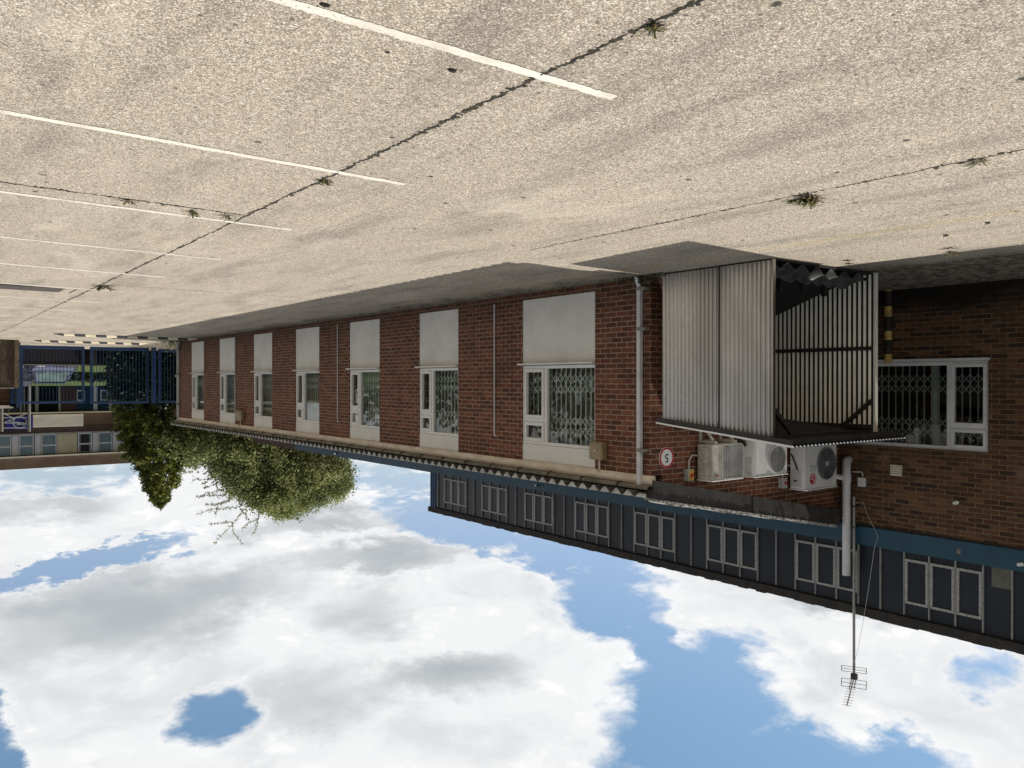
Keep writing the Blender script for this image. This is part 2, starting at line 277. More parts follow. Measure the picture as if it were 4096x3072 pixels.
MT = dict(
    ground=groundmat(),
    brick=brick('red_brick', [(0, (.088, .034, .022)), (.2, (.116, .041, .025)), (.6, (.158, .054, .030)), (1, (.215, .078, .041))], (.40, .29, .20)),
    brick2=brick('brown_brick', [(0, (.040, .021, .014)), (.25, (.072, .032, .019)), (.65, (.112, .051, .028)), (1, (.165, .080, .042))], (.20, .15, .076), damp=.95),
    render=P('cream_render', (.76, .745, .70), .8, var=.07, scale=2., bump=.15),
    cream=P('cream_paint_stained', (.72, .645, .53), .6, var=.2, scale=3., col2=(.56, .46, .34), stretch=(1, 1, 3)),
    upvc=P('white_plastic', (.74, .73, .70), .35, var=.06, scale=3),
    upvcsh=P('grey_white_plastic', (.62, .62, .61), .35, var=.1, scale=3),
    pipe=P('grey_pipe_plastic', (.62, .62, .635), .4, var=.12, scale=4),
    gutter=P('grey_gutter', (.24, .215, .17), .6, var=.3, scale=4),
    asb=P('weathered_roof_sheet', (.13, .125, .115), .9, var=.5, scale=18, col2=(.035, .032, .027), bump=.4),
    verge=P('dark_verge_board', (.038, .035, .033), .8, var=.3, scale=4, bump=.3, col2=(.016, .015, .014)),
    lichen=P('lichen_edge', (.46, .45, .42), .95, var=.5, scale=30, col2=(.06, .055, .05), bump=.6),
    black=P('black_bitumen', (.022, .019, .017), .85, var=.4, scale=6, bump=.5, col2=(.04, .034, .03)),
    fascia=P('blue_fascia_paint', (.005, .055, .098), .5, var=.12, scale=1.5),
    cwpanel=P('dark_spandrel_panel', (.024, .030, .040), .3, var=.25, scale=.8, spec=.22),
    cwblue=P('blue_end_panel', (.02, .06, .16), .4, var=.15, scale=3),
    mull=P('grey_mullion', (.27, .27, .265), .5, var=.2, scale=8),
    timber=P('weathered_grey_frame', (.42, .42, .41), .7, var=.35, scale=20, stretch=(3, 3, 1)),
    galv=P('galvanised_sheet', (.56, .56, .565), .27, metal=1., var=.14, scale=1.6, col2=(.43, .425, .42), stretch=(1, 1, .35)),
    galvd=P('dull_galvanised_sheet', (.90, .88, .80), .6, metal=.1, var=.10, scale=3),
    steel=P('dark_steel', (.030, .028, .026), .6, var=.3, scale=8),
    acw=P('air_conditioner_enamel', (.68, .68, .66), .4, var=.08, scale=3),
    acc=P('yellowed_enamel', (.55, .52, .45), .45, var=.22, scale=5),
    acs=P('dusty_enamel', (.50, .50, .48), .5, var=.2, scale=5),
    dark=P('dark_void', (.012, .012, .012), .7, var=.2),
    fan=P('fan_plastic', (.10, .10, .10), .4, var=.3),
    red=P('red_paint', (.42, .02, .03), .4, var=.1), lgred=P('crimson_badge', (.45, .012, .05), .35, var=.05),
    white=P('white_paint', (.78, .78, .76), .45, var=.05), txt=P('black_lettering', (.02, .02, .02), .5, var=.1), grtxt=P('grey_lettering', (.22, .22, .23), .5, var=.1),
    yellow=P('yellow_paint', (.60, .36, .07), .55, var=.25, scale=12), ypole=P('yellow_band', (.58, .39, .11), .6, var=.3, scale=14),
    bpole=P('worn_black_band', (.030, .020, .014), .7, var=.4, scale=10),
    box=P('beige_box', (.30, .24, .13), .5, var=.2, scale=8),
    line=linemat(),
    joint=P('joint_dirt', (.014, .012, .010), .95, var=.3, scale=10, bump=.5),
    grit=P('mossy_grit', (.035, .032, .016), .95, var=.4, scale=20, col2=(.018, .016, .012)),
    tarmac=P('dark_patch', (.06, .045, .038), .9, var=.3, scale=8),
    weed=leafmat('weed_leaf', [(0, (.025, .022, .010)), (.4, (.06, .062, .014)), (.7, (.15, .15, .035)), (.85, (.13, .075, .03)), (1, (.05, .03, .02))], .3, 6),
    deadleaf=P('dead_leaf', (.03, .022, .015), .8, var=.3),
    moss=leafmat('moss', [(0, (.015, .022, .006)), (1, (.05, .07, .015))], .1, 6),
    gate=P('blue_gate_paint', (.009, .038, .115), .4, var=.2, scale=5),
    fencew=P('weathered_boards', (.10, .075, .052), .9, var=.45, scale=8, stretch=(3, 3, .4), bump=.4),
    dfence=P('shade_dark_boards', (.018, .014, .013), .9, var=.4, scale=6, stretch=(3, 3, .4)),  # boards coloured dark for the shaded side of the fence
    conc=P('concrete', (.30, .27, .22), .9, var=.25, scale=6, bump=.3), dconc=P('dirty_concrete', (.10, .095, .09), .9, var=.25, scale=6, bump=.3),
    rubberb=P('black_rubber', (.02, .019, .02), .8, var=.2), rubberw=P('cream_rubber', (.62, .54, .38), .7, var=.15, scale=10),
    conifer=leafmat('conifer_spray', [(0, (.020, .032, .010)), (.4, (.075, .10, .022)), (.72, (.24, .265, .06)), (1, (.50, .50, .14))], .40, .9),
    willow=leafmat('willow_leaf', [(0, (.085, .105, .04)), (.5, (.28, .315, .125)), (.85, (.43, .46, .20)), (1, (.60, .60, .30))], .48, .6),
    hedge=leafmat('hedge_leaf', [(0, (.004, .010, .004)), (.6, (.012, .028, .010)), (1, (.03, .055, .018))], .15, .9),
    bark=P('bark', (.055, .042, .032), .95, var=.4, scale=12, bump=.6),
    grass=P('verge_grass', (.055, .088, .014), .9, var=.4, scale=3, col2=(.035, .06, .010), bump=.5),
    dbrick=P('brown_block_facing', (.145, .095, .062), .85, var=.16, scale=1.2, col2=(.105, .066, .044)),
    dbrick2=P('dark_brown_facing', (.075, .045, .038), .85, var=.16, scale=1.2),
    dcream=P('cream_panel', (.56, .49, .37), .7, var=.1, scale=1.5), sign_w=P('blank_sign_face', (.58, .54, .46), .6, var=.08, scale=2.),
    sign_b=P('blue_sign_face', (.012, .012, .20), .4, var=.08), lav=P('white_mullion_panel', (.60, .58, .64), .5, var=.06),
    dglass=P('blind_backed_glass', (.135, .22, .27), .12, var=.18, scale=.7, col2=(.19, .25, .31)),
    dglass2=P('dark_shop_glass', (.010, .013, .014), .08, var=.2, scale=1.), bglass=P('blue_shop_glass', (.012, .05, .12), .2, var=.2),
    maroon=P('maroon_panel', (.055, .018, .014), .6, var=.2), gframe=P('grey_alloy', (.33, .31, .28), .5, var=.15),
    carpaint=P('blue_car_paint', (.040, .050, .125), .22, var=.05, spec=.7), cartrim=P('car_trim', (.015, .015, .017), .5, var=.1),
    carglass=P('car_windscreen', (.10, .15, .14), .08, var=.3, scale=3, col2=(.05, .075, .075)), lamp=P('head_lamp', (.55, .57, .6), .15, var=.1),
    tyre=P('tyre', (.015, .015, .015), .8, var=.1), chrome=P('chrome', (.6, .6, .6), .2, metal=1, var=.05),
    glass=glassmat('window_glass', (.88, .91, .89), 1.0), blind=P('vertical_blind', (.33, .36, .30), .8, var=.12, scale=3),
    blindw=P('open_blind', (.26, .27, .23), .8, var=.12, scale=3), grille2=P('dull_security_grille', (.30, .31, .30), .5, var=.1), grille=P('white_security_grille', (.70, .70, .67), .5, var=.1),
    signback=P('sign_back', (.30, .33, .38), .5, var=.1), alu=P('aluminium_mast', (.34, .33, .31), .4, metal=.5, var=.2, scale=10),
    roofg=P('grey_roof', (.16, .16, .16), .8, var=.25),
)

# ------------------------------------------------------------------ builders
def origin(o):
    v = Vector((0, 0, 0))
    while o is not None: v = v + o.location; o = o.parent
    return v
class MB:
    def __init__(s): s.v = []; s.f = []; s.k = []; s.mi = 0
    def add(s, vs, fs):
        o = len(s.v); s.v += [tuple(p) for p in vs]; s.f += [[i + o for i in f] for f in fs]; s.k += [s.mi] * len(fs); return s
    def quad(s, *p): return s.add(p, [list(range(len(p)))])
    def box(s, x0, x1, y0, y1, z0, z1):
        x0, x1 = sorted((x0, x1)); y0, y1 = sorted((y0, y1)); z0, z1 = sorted((z0, z1))
        return s.add([(x0, y0, z0), (x1, y0, z0), (x1, y1, z0), (x0, y1, z0), (x0, y0, z1), (x1, y0, z1), (x1, y1, z1), (x0, y1, z1)],
                     [[0, 3, 2, 1], [4, 5, 6, 7], [0, 1, 5, 4], [1, 2, 6, 5], [2, 3, 7, 6], [3, 0, 4, 7]])
    def bar(s, a, b, w, h=None, up=(0, 0, 1)):
        a, b = Vector(a), Vector(b); h = h or w; d = (b - a).normalized(); up = Vector(up)
        if abs(d.dot(up)) > .95: up = Vector((1, 0, 0))
        x = d.cross(up).normalized() * (w / 2); y = x.cross(d).normalized() * (h / 2)
        return s.add([a - x - y, a + x - y, a + x + y, a - x + y, b - x - y, b + x - y, b + x + y, b - x + y],
                     [[0, 3, 2, 1], [4, 5, 6, 7], [0, 1, 5, 4], [1, 2, 6, 5], [2, 3, 7, 6], [3, 0, 4, 7]])
    def tube(s, pts, r, n=10, cap=True):
        pts = [Vector(p) for p in pts]; rs = r if isinstance(r, (list, tuple)) else [r] * len(pts); o = len(s.v); prev = None
        vs, fs = [], []
        for i, p in enumerate(pts):
            d = (pts[min(i + 1, len(pts) - 1)] - pts[max(i - 1, 0)]).normalized()
            if prev is None: x = d.cross(Vector((0, 0, 1)) if abs(d.z) < .9 else Vector((1, 0, 0))).normalized()
            else: x = (prev - d * prev.dot(d)).normalized()
            prev = x; y = d.cross(x)
            for k in range(n):
                a = 2 * pi * k / n; vs.append(p + (x * math.cos(a) + y * math.sin(a)) * rs[i])
        for i in range(len(pts) - 1):
            for k in range(n):
                k2 = (k + 1) % n; fs.append([i * n + k, i * n + k2, (i + 1) * n + k2, (i + 1) * n + k])
        if cap: fs += [list(range(n))[::-1], [(len(pts) - 1) * n + k for k in range(n)]]
        return s.add(vs, fs)
    def prism(s, poly, axis, d0, d1):
        """poly of (a,b) extruded along axis: 'x' uses (y,z), 'y' uses (x,z), 'z' uses (x,y)"""
        mk = {'x': lambda p, d: (d, p[0], p[1]), 'y': lambda p, d: (p[0], d, p[1]), 'z': lambda p, d: (p[0], p[1], d)}[axis]
        n = len(poly); vs = [mk(p, d0) for p in poly] + [mk(p, d1) for p in poly]
        fs = [list(range(n))[::-1], [n + i for i in range(n)]] + [[i, (i + 1) % n, n + (i + 1) % n, n + i] for i in range(n)]
        return s.add(vs, fs)
    def disc(s, c, r, y0, y1, n=32, r0=0.):
        """round plate or ring facing -Y, from depth y0 to y1"""
        vs, fs = [], []
        for k in range(n):
            a = 2 * pi * k / n; ca, sa = math.cos(a), math.sin(a)
            for rr in (r0, r):
                for yy in (y0, y1): vs.append((c[0] + ca * rr, yy, c[1] + sa * rr))
        for k in range(n):
            a = k * 4; b = ((k + 1) % n) * 4
            fs += [[a, a + 2, b + 2, b], [a + 1, b + 1, b + 3, a + 3], [a + 2, a + 3, b + 3, b + 2]]
            if r0: fs.append([a, b, b + 1, a + 1])
        return s.add(vs, fs)
    def build(s, name, mats, parent=None, smooth=False, bevel=0., loc=None, sharp=35):
        me = D.meshes.new(name); off = origin(parent) if parent else Vector(loc or (0, 0, 0))
        V = np.array(s.v, dtype=float)
        me.from_pydata([tuple(p) for p in (V - np.array(off))], [], s.f); me.validate()
        for m in (mats if isinstance(mats, (list, tuple)) else [mats]): me.materials.append(m)
        if len(me.polygons) == len(s.k): me.polygons.foreach_set('material_index', s.k)
        bm = bmesh.new(); bm.from_mesh(me); bmesh.ops.recalc_face_normals(bm, faces=bm.faces)
        ul = bm.loops.layers.uv.new('UVMap')
        for f in bm.faces:
            n = f.normal
            for l in f.loops:
                p = l.vert.co + off
                if abs(n.z) > .75: l[ul].uv = (p.x, p.y)
                elif abs(n.x) > abs(n.y): l[ul].uv = (p.y, p.z)
                else: l[ul].uv = (p.x, p.z)
            f.smooth = smooth
        bm.to_mesh(me); bm.free()
        o = D.objects.new(name, me); COL.objects.link(o)
        if smooth and sharp: me.set_sharp_from_angle(angle=math.radians(sharp))
        if parent: o.parent = parent
        else: o.location = off
        if bevel:
            b = o.modifiers.new('bevel', 'BEVEL'); b.width = bevel; b.segments = 2; b.limit_method = 'ANGLE'
        return o
def tag(o, label=None, cat=None, group=None, kind=None):
    for k, v in (('label', label), ('category', cat), ('group', group), ('kind', kind)):
        if v: o[k] = v
    return o
def thing(name, loc, label, cat, group=None):
    o = D.objects.new(name, None); COL.objects.link(o); o.location = loc; o.empty_display_size = .2
    return tag(o, label, cat, group)
def text(name, s, size, org, mat, parent, face='-y', depth=.003, align='CENTER', sx=1.0):
    cu = D.curves.new(name, 'FONT'); cu.body = s; cu.size = size; cu.extrude = depth; cu.align_x = align; cu.align_y = 'CENTER'
    tmp = D.objects.new(name, cu); me = D.meshes.new_from_object(tmp); D.objects.remove(tmp); D.curves.remove(cu)
    ax = {'-y': (Vector((1, 0, 0)), Vector((0, 0, 1)), Vector((0, -1, 0))), '+x': (Vector((0, 1, 0)), Vector((0, 0, 1)), Vector((1, 0, 0)))}[face]
    off = Vector(org) - origin(parent)
    for v in me.vertices: v.co = off + ax[0] * v.co.x * sx + ax[1] * v.co.y + ax[2] * v.co.z
    me.materials.clear(); me.materials.append(mat)
    o = D.objects.new(name, me); COL.objects.link(o); o.parent = parent; return o
def strip(pts, w, dz=.004, jit=0.):
    """flat strip lying on the ground along pts (x,y)"""
    m = MB(); n = len(pts); L = []; R = []
    for i, p in enumerate(pts):
        a, b = pts[max(i - 1, 0)], pts[min(i + 1, n - 1)]
        d = Vector((b[0] - a[0], b[1] - a[1])).normalized(); q = Vector((-d.y, d.x)); ww = w / 2
        l = Vector(p[:2]) + q * (ww * (1 + random.uniform(-jit, jit))); r = Vector(p[:2]) - q * (ww * (1 + random.uniform(-jit, jit)))
        L.append((l.x, l.y, gz(l.x) + dz)); R.append((r.x, r.y, gz(r.x) + dz))
    vs = L + R; m.add(vs, [[i, i + 1, n + i + 1, n + i] for i in range(n - 1)])
    return m

# ------------------------------------------------------------------ ground
xs = [-600, -60, XM, XW, -4, 0, 3, 6, 60, 600]; ys = [-600, -40, 0, 20, 40, 60, 600]
m = MB(); vs = [(x, y, gz(x)) for y in ys for x in xs]; nx = len(xs)
m.add(vs, [[j * nx + i, j * nx + i + 1, (j + 1) * nx + i + 1, (j + 1) * nx + i] for j in range(len(ys) - 1) for i in range(nx - 1)])
tag(m.build('ground', MT['ground']), kind='structure')
def wander(p, q, n, amp):
    out = []; ph = random.random() * 9
    d = Vector((q[0] - p[0], q[1] - p[1])); L = d.length; d.normalize(); nn = Vector((-d.y, d.x)); a = 0
    for i in range(n + 1):
        a = a * .7 + random.uniform(-amp, amp); c = Vector(p[:2]) + d * (L * i / n) + nn * a; out.append((c.x, c.y))
    return out
tag(strip(wander((-2.68, .4), (-2.72, 6), 200, .006), .018, .0015, .95).build('slab_joint', MT['joint']), kind='structure')
tag(strip(wander((-2.72, 6), (-2.9, 40), 400, .008), .020, .0015, .95).build('slab_joint', MT['joint']), kind='structure')
tag(strip(wander((-5.92, .4), (-5.9, 7.5), 110, .012), .012, .0015, .97).build('slab_joint', MT['joint']), kind='structure')
tag(strip(wander((2.0, 8.0), (-2.68, 7.83), 110, .015), .020, .0015, .95).build('slab_joint', MT['joint']), kind='structure')
tag(strip(wander((-2.8, 14.78), (-6.0, 14.25), 80, .012), .016, .0015, .95).build('slab_joint', MT['joint']), kind='structure')
def grit(pts, n, w_, seed):
    rng = np.random.default_rng(seed); m = MB(); P_ = np.array(pts)
    for k in range(n):
        i = rng.integers(0, len(P_) - 1); f_ = rng.uniform(); c = P_[i] * (1 - f_) + P_[i + 1] * f_ + rng.normal(0, w_, 2); r = rng.uniform(.004, .016) * rng.uniform(.5, 1.6); h = r * rng.uniform(.2, .5); n_ = 6; a0 = rng.uniform(0, 6)
        ring = [(c[0] + math.cos(a0 + q * 2 * pi / n_) * r * rng.uniform(.6, 1.3), c[1] + math.sin(a0 + q * 2 * pi / n_) * r * rng.uniform(.6, 1.3), gz(c[0]) + .001) for q in range(n_)]
        m.add(ring + [(c[0], c[1], gz(c[0]) + h)], [[q, (q + 1) % n_, n_] for q in range(n_)])
    return m
for pts, n, w_, sd_, lab in (([(-2.68, .6), (-2.72, 6), (-2.8, 20)], 900, .012, 1, 'dark grit and moss crumbs along the long slab joint'), ([(-5.92, .6), (-5.9, 7.0)], 260, .014, 2, 'fine grit and moss along the faint joint before the shelter'), ([(1.5, 7.98), (-2.68, 7.83)], 260, .016, 3, 'grit and moss along the cross joint by the third bay line')):
    tag(grit(pts, n, w_, sd_).build('joint_grit', MT['grit'], None, loc=(pts[0][0], pts[0][1], gz(pts[0][0]))), lab, 'grit', kind='stuff')
bays = [((-1.0, 3.39), (-3.212, 3.317), .085), ((2.5, 5.93), (-3.284, 5.775), .076), ((2.5, 8.40), (-3.329, 8.212), .076), ((2.5, 11.0), (-3.404, 10.762), .074),
        ((2.5, 13.55), (-3.3, 13.10), .09), ((2.5, 16.3), (-3.298, 15.672), .09), ((2.5, 18.7), (-3.347, 18.099), .09), ((2.5, 21.5), (-3.425, 20.592), .09), ((2.5, 23.9), (-3.5, 23.1), .09), ((2.5, 26.4), (-3.5, 25.6), .09)]
bays[0] = ((1.2, 3.47), (-3.212, 3.317), .074)
for a, b, wd in bays:
    p = wander(a, b, 260, .0025)
    tag(strip(p, wd, .003, .13).build('bay_line', MT['line']), kind='structure')

# ------------------------------------------------------------------ the low wing
wing = thing('brick_wing', (XW, 19.6, 0), 'long low red brick wing with seven white windows and a corrugated roof', 'building')
YE, ZT = 31.35, 2.775
bay = [(9.117, 10.908), (12.839, 14.274), (15.925, 17.399), (19.058, 20.56), (22.195, 23.671), (25.298, 26.789), (28.405, 29.866)]
m = MB(); XI = XW - .24
edges = [YR] + [e for b in bay for e in b] + [YE]
for i in range(0, len(edges), 2): m.box(XI, XW, edges[i], edges[i + 1], .112, ZT)
m.box(XI, XW, YR, YE, -.1, .110)
# return wall, its top following the roof slope, and the far end wall
zr_ = lambda X: 2.93 + (XW - X) * .170
m.prism([(XI, -.1), (XI, zr_(XI)), (XM + .003, zr_(XM)), (XM + .003, -.1)], 'y', YR, YR + .24)
m.prism([(XI, -.1), (XI, zr_(XI)), (XM + .003, zr_(XM)), (XM + .003, -.1)], 'y', YE - .24, YE)
m.build('wall', MT['brick'], wing)
m = MB().box(XM, XI, YR + .25, YE - .25, .0, .02); m.build('floor', MT['dark'], wing)
m = MB().box(XI - 2.2, XI - 2.15, YR + .25, YE - .25, .02, 2.7); m.build('inner_partition', P('dim_inner_wall', (.16, .17, .15), .9, var=.3, scale=.6), wing)
for b0, b1 in bay:
    m = MB().box(XW - .16, XW - .018, b0 + .001, b1 - .001, .112, 1.165)
    # a slightly uneven rendered foot
    m.build('lower_panel', MT['render'], wing, bevel=.004)
    MB().box(XW - .16, XW - .018, b0 + .001, b1 - .001, 2.497, ZT).build('upper_panel', MT['render'], wing)

def wing_window(b0, b1, blind, par):
    z0, z1 = 1.205, 2.493; xo = XW - .022; xi = xo - .06; fw = .05
    ym = b0 + (b1 - b0) * .665; tz = 2.10                # big pane nearer, narrow casement and vent further on
    m = MB()
    m.box(xi, xo, b0 + .003, b1 - .003, z0, z0 + fw); m.box(xi, xo, b0 + .003, b1 - .003, z1 - fw, z1)
    m.box(xi, xo, b0 + .003, b0 + .003 + fw * .6, z0 + fw, z1 - fw); m.box(xi, xo, b1 - fw, b1 - .003, z0 + fw, z1 - fw)
    m.box(xi, xo, ym - .035, ym + .035, z0 + fw, z1 - fw); m.box(xi, xo, ym + .035, b1 - fw, tz - .03, tz + .03)
    def sash(y0, y1, za, zb):
        xs = xo + .014
        m.box(xi + .02, xs, y0, y1, za, za + .055); m.box(xi + .02, xs, y0, y1, zb - .055, zb)
        m.box(xi + .02, xs, y0, y0 + .055, za + .055, zb - .055); m.box(xi + .02, xs, y1 - .055, y1, za + .055, zb - .055)
    sash(ym + .037, b1 - fw - .002, z0 + fw + .002, tz - .032); sash(ym + .037, b1 - fw - .002, tz + .032, z1 - fw - .002)
    wf = m.build('window', MT['upvc'], par, bevel=.004)
    m = MB().prism([(XW - .15, 1.166), (XW + .065, 1.166), (XW + .065, 1.19), (XW - .15, 1.2035)], 'y', b0 - .0, b1 + .05)
    m.v = [(x, (y if y < b1 else b1 + .05), z) for x, y, z in m.v]; m.build('sill', MT['upvc'], wf)
    xg = xo - .035
    for (y0, y1, za, zb) in ((b0 + .034, ym - .036, z0 + fw + .001, z1 - fw - .001), (ym + .093, b1 - fw - .058, z0 + fw + .058, tz - .088), (ym + .093, b1 - fw - .058, tz + .088, z1 - fw - .058)):
        MB().box(xg - .006, xg, y0, y1, za, zb).build('pane', MT['glass'], wf)
    # security grille behind the glass
    xs = xo - .16; m = MB(); p = .118; y = b0 + .05; za, zb = z0 + .02, z1 - .02; ks = []
    while y < b1 - .05:
        m.box(xs, xs - .012, y - .011, y + .011, za, zb); ks.append(y); y += p
    for y0, y1 in zip(ks[:-1], ks[1:]):
        for zc in (1.50, 2.17):
            for dz in (-.085, .085):
                m.bar((xs + .004, y0, zc + dz - .075), (xs + .004, y1, zc + dz + .075), .013, .006, up=(1, 0, 0))
                m.bar((xs + .008, y0, zc + dz + .075), (xs + .008, y1, zc + dz - .075), .013, .006, up=(1, 0, 0))
    m.build('security_grille', MT['grille'], wf)
    # vertical blind, slats turned part way
    m = MB(); y = b0 + .04; xb = xs - .12
    while y < b1:
        a = blind + random.uniform(-.12, .12); c, s_ = math.cos(a) * .042, math.sin(a) * .042
        m.quad((xb - s_, y - c, 1.16), (xb + s_, y + c, 1.16), (xb + s_, y + c, 2.52), (xb - s_, y - c, 2.52)); y += .085
    m.build('blind', MT['blindw'], wf)
    return wf, xg, ym, b1
for (b0, b1), bl in zip(bay, [1.22, 1.1, .7, .55, .45, .6, .9]):
    wf, xg, ym, b1_ = wing_window(b0, b1, bl, wing)
    if abs(b0 - 15.925) < .01: MB().box(xg - .02, xg - .016, ym + .10, b1_ - .12, 2.20, 2.40).build('paper_sheet', MT['white'], wf)
    if b0 > 24: MB().box(xg - .5, xg - .48, b0 + .2, ym - .25, 1.5, 1.95).build('inner_screen', MT['acs'], wf)
# cream fascia, gutter, brackets
m = MB(); n = 10
prof = [(XW + .004, ZT - .005)] + [(XW + .03 + .026 * math.sin(pi * k / n), ZT - .005 + .13 * k / n) for k in range(n + 1)] + [(XW + .004, ZT + .125)]
m.prism(prof, 'y', YR - .10, YE + .05); m.build('cream_fascia', MT['cream'], wing, smooth=True)
m = MB(); prof = [(XW + .035, ZT + .127), (XW + .13, ZT + .127), (XW + .150, ZT + .155), (XW + .150, ZT + .178), (XW + .138, ZT + .178), (XW + .125, ZT + .140), (XW + .035, ZT + .140)]
m.prism(prof, 'y', YR - .07, YE + .1); m.build('gutter', MT['gutter'], wing)
y = YR + .5
while y < YE:
    m = MB().prism([(XW + .07, ZT + .108), (XW + .140, ZT + .112), (XW + .162, ZT + .145), (XW + .158, ZT + .172), (XW + .152, ZT + .148), (XW + .13, ZT + .1255), (XW + .07, ZT + .1255)], 'y', y - .010, y + .010)
    m.build('gutter_bracket', MT['steel'], wing); y += .78
# corrugated roof
pit = .234; ny = int((YE + .1 - YR + .1) / pit * 8); x0r, x1r = XW + .29, XM + .02
def roofz(X, y): return 2.985 + (XW + .29 - X) * .178 + .040 * math.sin(2 * pi * y / pit)
m = MB(); vs = []
for k in range(ny + 1):
    y = YR - .05 + k * pit / 8
    for X in (x0r, x1r): vs.append((X, y, roofz(X, y)))
for k in range(ny + 1):
    y = YR - .05 + k * pit / 8
    for X in (x0r, x1r): vs.append((X, y, roofz(X, y) + .016))
N2 = 2 * (ny + 1)
fs = []
for k in range(ny):
    a = 2 * k
    fs += [[a, a + 2, a + 3, a + 1], [N2 + a, N2 + a + 1, N2 + a + 3, N2 + a + 2], [a, N2 + a, N2 + a + 2, a + 2]]
m.add(vs, fs); m.build('roof', MT['asb'], wing, smooth=True)
MB().box(XW - .05, XW + .03, YR + .02, YE, 2.925, 2.975).build('eaves_filler', MT['black'], wing)
# dark boarded verge over the return wall with pale lichen on its top edge
def vz(X): return 2.815 + (-8.33 - X) * .184
m = MB()
for a, b in ((-8.33, -10.49), (-10.50, -12.87)):
    m.prism([(a, vz(a)), (b, vz(b)), (b, vz(b) + .255), (a, vz(a) + .255)], 'y', YR - .16 - (.012 if a < -9 else 0), YR - .13)
vg = m.build('verge_board', MT['verge'], wing)
m = MB(); nk = 120
for k in range(nk):
    a = -8.4 - 4.35 * k / nk; b = a - 4.35 / nk; h = .02 + .035 * random.random(); y0 = YR - .17 - .012 * random.random()
    m.prism([(a, vz(a) + .2565), (b, vz(b) + .2565), (b, vz(b) + .256 + h), (a, vz(a) + .256 + h * random.uniform(.5, 1.2))], 'y', y0, YR + .1)
m.build('lichen', MT['lichen'], vg)
MB().box(XW + .03, XW + .10, YR - .13, YR - .02, ZT + .17, ZT + .29).build('verge_end', MT['black'], wing)
# downpipes and conduits
def square_pipe(y, w_, clips, ztop):
    m = MB().box(XW + .03, XW + .03 + w_, y - w_ / 2, y + w_ / 2, .12, ztop)
    m.bar((XW + .06, y, .14), (XW + .17, y - .03, .0), w_ * .8)
    d = m.build('downpipe', MT['pipe'], wing, bevel=.008)
    for z in clips: MB().box(XW + .002, XW + .04 + w_, y - w_ / 2 - .10, y + w_ / 2 + .006, z - .022, z + .022).build('pipe_clip', MT['gutter'], d, bevel=.004)
square_pipe(8.135, .066, (.17, .73, 2.42), ZT + .15)
square_pipe(31.27, .075, (.3, 1.2, 2.3), ZT + .15)
for y, z1 in ((11.664, 2.34), (17.974, 2.34), (25.2, 2.70)):
    m = MB().tube([(XW + .02, y, .12), (XW + .02, y, z1), (XW + .015, y - .0, z1 + .06), (XW - .01, y - .03, z1 + .08)], .014, 8)
    m.build('conduit', MT['upvcsh'], wing, smooth=True)

def jbox(y0, y1, z0, z1, label):
    t = thing('junction_box', (XW, (y0 + y1) / 2, z0), label, 'junction box', 'junction boxes on the wing wall')
    MB().box(XW + .003, XW + .13, y0, y1, z0, z1).build('casing', MT['box'], t, bevel=.025)
    MB().disc((0, 0), .016, 0, .006, 12).v and None
    yc = (y0 + y1) / 2
    MB().box(XW + .13, XW + .136, yc - .015, yc + .015, (z0 + z1) / 2 - .015, (z0 + z1) / 2 + .015).build('badge', MT['cream'], t)
    MB().tube([(XW + .04, yc, z1), (XW + .04, yc, z1 + .15), (XW + .10, yc, z1 + .17)], .016, 8).build('cable', MT['cream'], t, smooth=True)
p, q = at(2380, 1835, X=XW), at(2432, 1768, X=XW)
jbox(q.y, p.y, q.z, p.z, 'beige junction box beside the head of the nearest and widest window')
p, q = at(956, 1681, X=XW), at(980, 1643, X=XW)
jbox(q.y, p.y, q.z, p.z, 'yellowish junction box high on the wing wall towards its far end')

# ------------------------------------------------------------------ the main building
mainb = thing('brick_building', (XM, 8, 0), 'two storey brown brick building with blue band and dark upper window strip', 'building')
y0b, y1b = -9.0, 31.9; XB = -24
wy0, wy1, wz0, wz1 = 5.56, 8.02, 1.15, 2.53
m = MB(); xi = XM - .3
wy1 = 7.75
m.box(xi, XM, y0b, wy0, -.1, 3.87); m.box(xi, XM, wy1, y1b, -.1, 3.87); m.box(xi, XM, wy0, wy1, -.1, wz0); m.box(xi, XM, wy0, wy1, wz1, 3.87)
m.box(XB, XB + .3, y0b, y1b, -.1, 3.87); m.box(XB + .3, xi, y0b, y0b + .3, -.1, 3.87); m.box(XB + .3, xi, y1b - .3, y1b, -.1, 3.87)
m.build('wall', MT['brick2'], mainb)
MB().box(xi - 2.5, xi - 2.45, 3, 10, 0, 3.8).build('inner_partition', MT['dark'], mainb)
m = MB().box(XB, XM + .045, y0b, y1b, 3.905, 4.215); m.build('blue_band', MT['fascia'], mainb)
MB().box(XB + .02, XM + .015, y0b + .02, y1b - .02, 3.871, 3.904).build('drip_strip', MT['black'], mainb)
